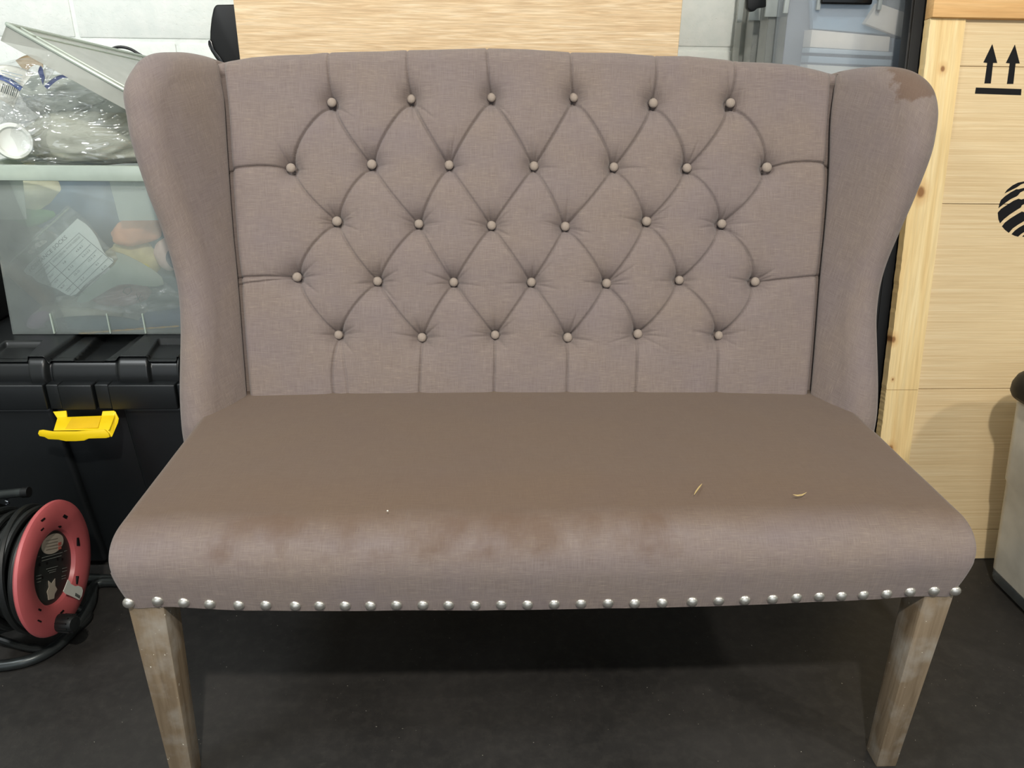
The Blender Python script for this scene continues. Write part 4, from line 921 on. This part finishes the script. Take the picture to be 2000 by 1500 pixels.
for q, w_, h_, an in slots:
    c_, s_ = math.cos(R(an)), math.sin(R(an)); rq = np.linalg.norm(rd(q)-RC); hq = np.interp(rq, [.071, .074, .082, .105, .124, .13], [-.012, -.003, .002, .0045, .003, -.001])+.0009; P = [rd((q[0]+x*c_+y*s_, q[1]-x*s_+y*c_), hq) for x, y in ((-w_/2, -h_/2), (w_/2, -h_/2), (w_/2, h_/2), (-w_/2, h_/2))]
    MB().prism(P, -ax*.006).build('slot', M['black'], reel)
def sticker(poly, h, mat, nm, th=.001): return MB().prism([rd(q, h) for q in poly], -ax*th).build(nm, mat, reel)
sticker([(103+21*math.cos(t)*1.0+3*math.sin(t), 1062-20*math.sin(t)-4*math.cos(t)) for t in np.linspace(0, 2*math.pi, 28, endpoint=False)], -.0085, M['tag_beige'], 'round_sticker')
for i in range(4): sticker([(90, 1056+i*6), (113, 1051+i*6), (113, 1052+i*6), (90, 1057+i*6)], -.0078, plain('sticker_print', S(120, 110, 98), .6), 'sticker_line', .0003)
for i in range(2): sticker([(114, 1060+i*8), (120, 1058+i*8), (120, 1064+i*8), (114, 1066+i*8)], -.0078, plain('red_print', S(176, 92, 80), .6), 'sticker_stamp', .0003)
sticker([(95, 1134), (101, 1140), (108, 1130), (108, 1144), (112, 1151), (107, 1160), (106, 1169), (95, 1172), (94, 1163), (92, 1156), (96, 1147)], -.0085, M['tag_beige'], 'beige_patch')
gl = plain('grey_lettering', S(120, 124, 118), .5)
for (x, y, L) in ((82, 1089, 40), (82, 1095, 38), (91, 1111, 22), (94, 1115, 16), (97, 1118, 12), (71, 1125, 10), (71, 1131, 10), (72, 1137, 8), (122, 1110, 9), (122, 1116, 9), (121, 1125, 8), (121, 1130, 8), (74, 1087, 4), (126, 1076, 5)):
    sticker([(x, y), (x+L, y-L*.27), (x+L, y-L*.27+1.3), (x, y+1.3)], -.0085, gl, 'plate_lettering', .0004)
for q in ((92, 1100), (78, 1103), (83, 1128), (113, 1092), (122, 1092)):
    sticker([(q[0]-1.5, q[1]-2.5), (q[0]+1.5, q[1]-3), (q[0]+1.5, q[1]+2.5), (q[0]-1.5, q[1]+3)], -.0086, M['black'], 'socket_hole', .0004)
tg = sticker([(133, 1132), (137, 1136), (138, 1140), (147, 1145), (153, 1144), (160, 1147), (162, 1154), (160, 1164), (155, 1172), (141, 1165), (129, 1160), (124, 1155)], .0075, M['paper'], 'paper_tag')
for i in range(6): 
    q = (148+i*1.6, 1158+i*1.0); sticker([q, (q[0]+.8, q[1]+.3), (q[0]-.2, q[1]+6.3), (q[0]-1, q[1]+6)], .0081, M['ink'], 'barcode_bar', .0003)
kc = rd((114, 1216), .002); kd = np.array([.94, -.25, .12]); kd /= np.linalg.norm(kd)
MB().lathe([(.0001, 0), (.017, 0), (.0175, .010), (.016, .034), (.013, .039), (.0001, .040)], kc, kd, 28).build('crank_knob', M['rubber'], reel, smooth=True)
for t in np.linspace(0, 2*math.pi, 10, endpoint=False):
    a = np.cross(kd, [0, 0, 1]); a /= np.linalg.norm(a); b = np.cross(kd, a); o_ = kc+(a*math.cos(t)+b*math.sin(t))*.0172
    MB().tube([o_+kd*.008, o_+kd*.034], .0016, 6).build('knob_rib', M['rubber'], reel, smooth=True)
# stand of bent tube
fp = interp([atz(q, .012) for q in ((-190, 1270), (-90, 1302), (0, 1300), (62, 1288), (110, 1262), (150, 1222), (176, 1180), (188, 1140))]+[np.array([-.80, 1.46, .012]), np.array([-.88, 1.475, .012]), np.array([-1.12, 1.475, .012])], 60)
MB().tube(fp, .011, 12).build('stand_tube', M['steel'], reel, smooth=True)
fp2 = interp([np.array([-1.02, 1.18, .012]), np.array([-1.02, 1.24, .10]), np.array([-1.02, 1.30, .20]), np.array([-1.02, 1.36, .30]), at((-20, 968), 1.36), at((30, 963), 1.35), at((52, 961), 1.35)], 40)
MB().tube(fp2, .009, 12).build('handle_tube', M['steel'], reel, smooth=True)
MB().tube([at((44, 962), 1.35), at((57, 961), 1.35)], .0105, 12).build('handle_grip', M['black'], reel, smooth=True)
MB().tube([at((14+4*math.cos(t*9), 972+14*t), 1.352+.004*math.sin(t*9)) for t in np.linspace(0, 1, 30)], .0016, 6).build('spring', M['silver'], reel, smooth=True)
MB().tube([RC-ax*.135, np.array([-1.02, 1.30, .175])], .012, 12).build('axle', M['steel'], reel, smooth=True)
tl_ = interp([RC+np.array([-.06, -.02, -.105]), atz((-10, 1238), .03), atz((28, 1258), .012), atz((75, 1268), .0085), atz((115, 1258), .0085), atz((150, 1230), .0085), np.array([-.84, 1.36, .0085]), np.array([-.93, 1.40, .0085])], 60)
MB().tube(tl_, .0075, 10).build('loose_cable', M['rubber'], reel, smooth=True)
settle(reel)
# ------------------------------------------------------------------ white bin on the right edge
wbn = thing('lidded_bin', 'translucent white plastic bin with black lid at the right edge', 'bin', (1.37, 1.25, 0))
bx0, by0, by1, bx1 = 1.196, 1.06, 1.452, 1.62; tx0, ty0, ty1, tx1_ = 1.142, 1.00, 1.468, 1.68; hz = .485
def lerp(t): return (bx0+(tx0-bx0)*t, bx1+(tx1_-bx1)*t, by0+(ty0-by0)*t, by1+(ty1-by1)*t, hz*t)
def ring(t, inset=0, rc=.035, z=None):
    x0, x1, y0, y1, zz = lerp(t); x0 += inset; x1 -= inset; y0 += inset; y1 -= inset; rc = max(rc-inset, .004); P = []
    for cx_, cy_, a0 in ((x1-rc, y1-rc, 0), (x0+rc, y1-rc, 90), (x0+rc, y0+rc, 180), (x1-rc, y0+rc, 270)):
        for k_ in range(13): a = R(a0+7.5*k_); P.append((cx_+rc*math.cos(a), cy_+rc*math.sin(a), zz if z is None else z))
    return P
def loft(mb, rings, cap0=False, cap1=False):
    n_ = len(rings[0]); V = [p_ for r_ in rings for p_ in r_]; Fc = [tuple(f) for f in gridf(len(rings), n_, 0, True)]
    if cap0: Fc.append(tuple(range(n_-1, -1, -1)))
    if cap1: Fc.append(tuple(range((len(rings)-1)*n_, len(rings)*n_)))
    return mb.add(V, Fc)
loft(MB(), [ring(.08, .0), ring(.55, .0), ring(.56, -.003), ring(.96, -.003), ring(.96, 0), ring(1, 0), ring(1, .003), ring(.08, .003)]).build('wall', M['clear_white'], wbn, smooth=True)
loft(MB(), [ring(0, .016), ring(.01, .006), ring(.03, 0), ring(.085, 0)], True).build('base', M['clear_base'], wbn, smooth=True)
loft(MB(), [ring(1, -.020, .05, hz-.012), ring(1, -.026, .055, hz-.004), ring(1, -.026, .055, hz+.012), ring(1, -.018, .05, hz+.028), ring(1, -.004, .04, hz+.038), ring(1, .012, .04, hz+.040), ring(1, .030, .03, hz+.030), ring(1, .05, .03, hz+.028)], False, True).build('lid', M['black'], wbn, smooth=True)
settle(wbn)
for o in bpy.data.objects:
    if '_w' in o: del o['_w']
settle(bench)
for o in bpy.data.objects:
    if '_w' in o: del o['_w']
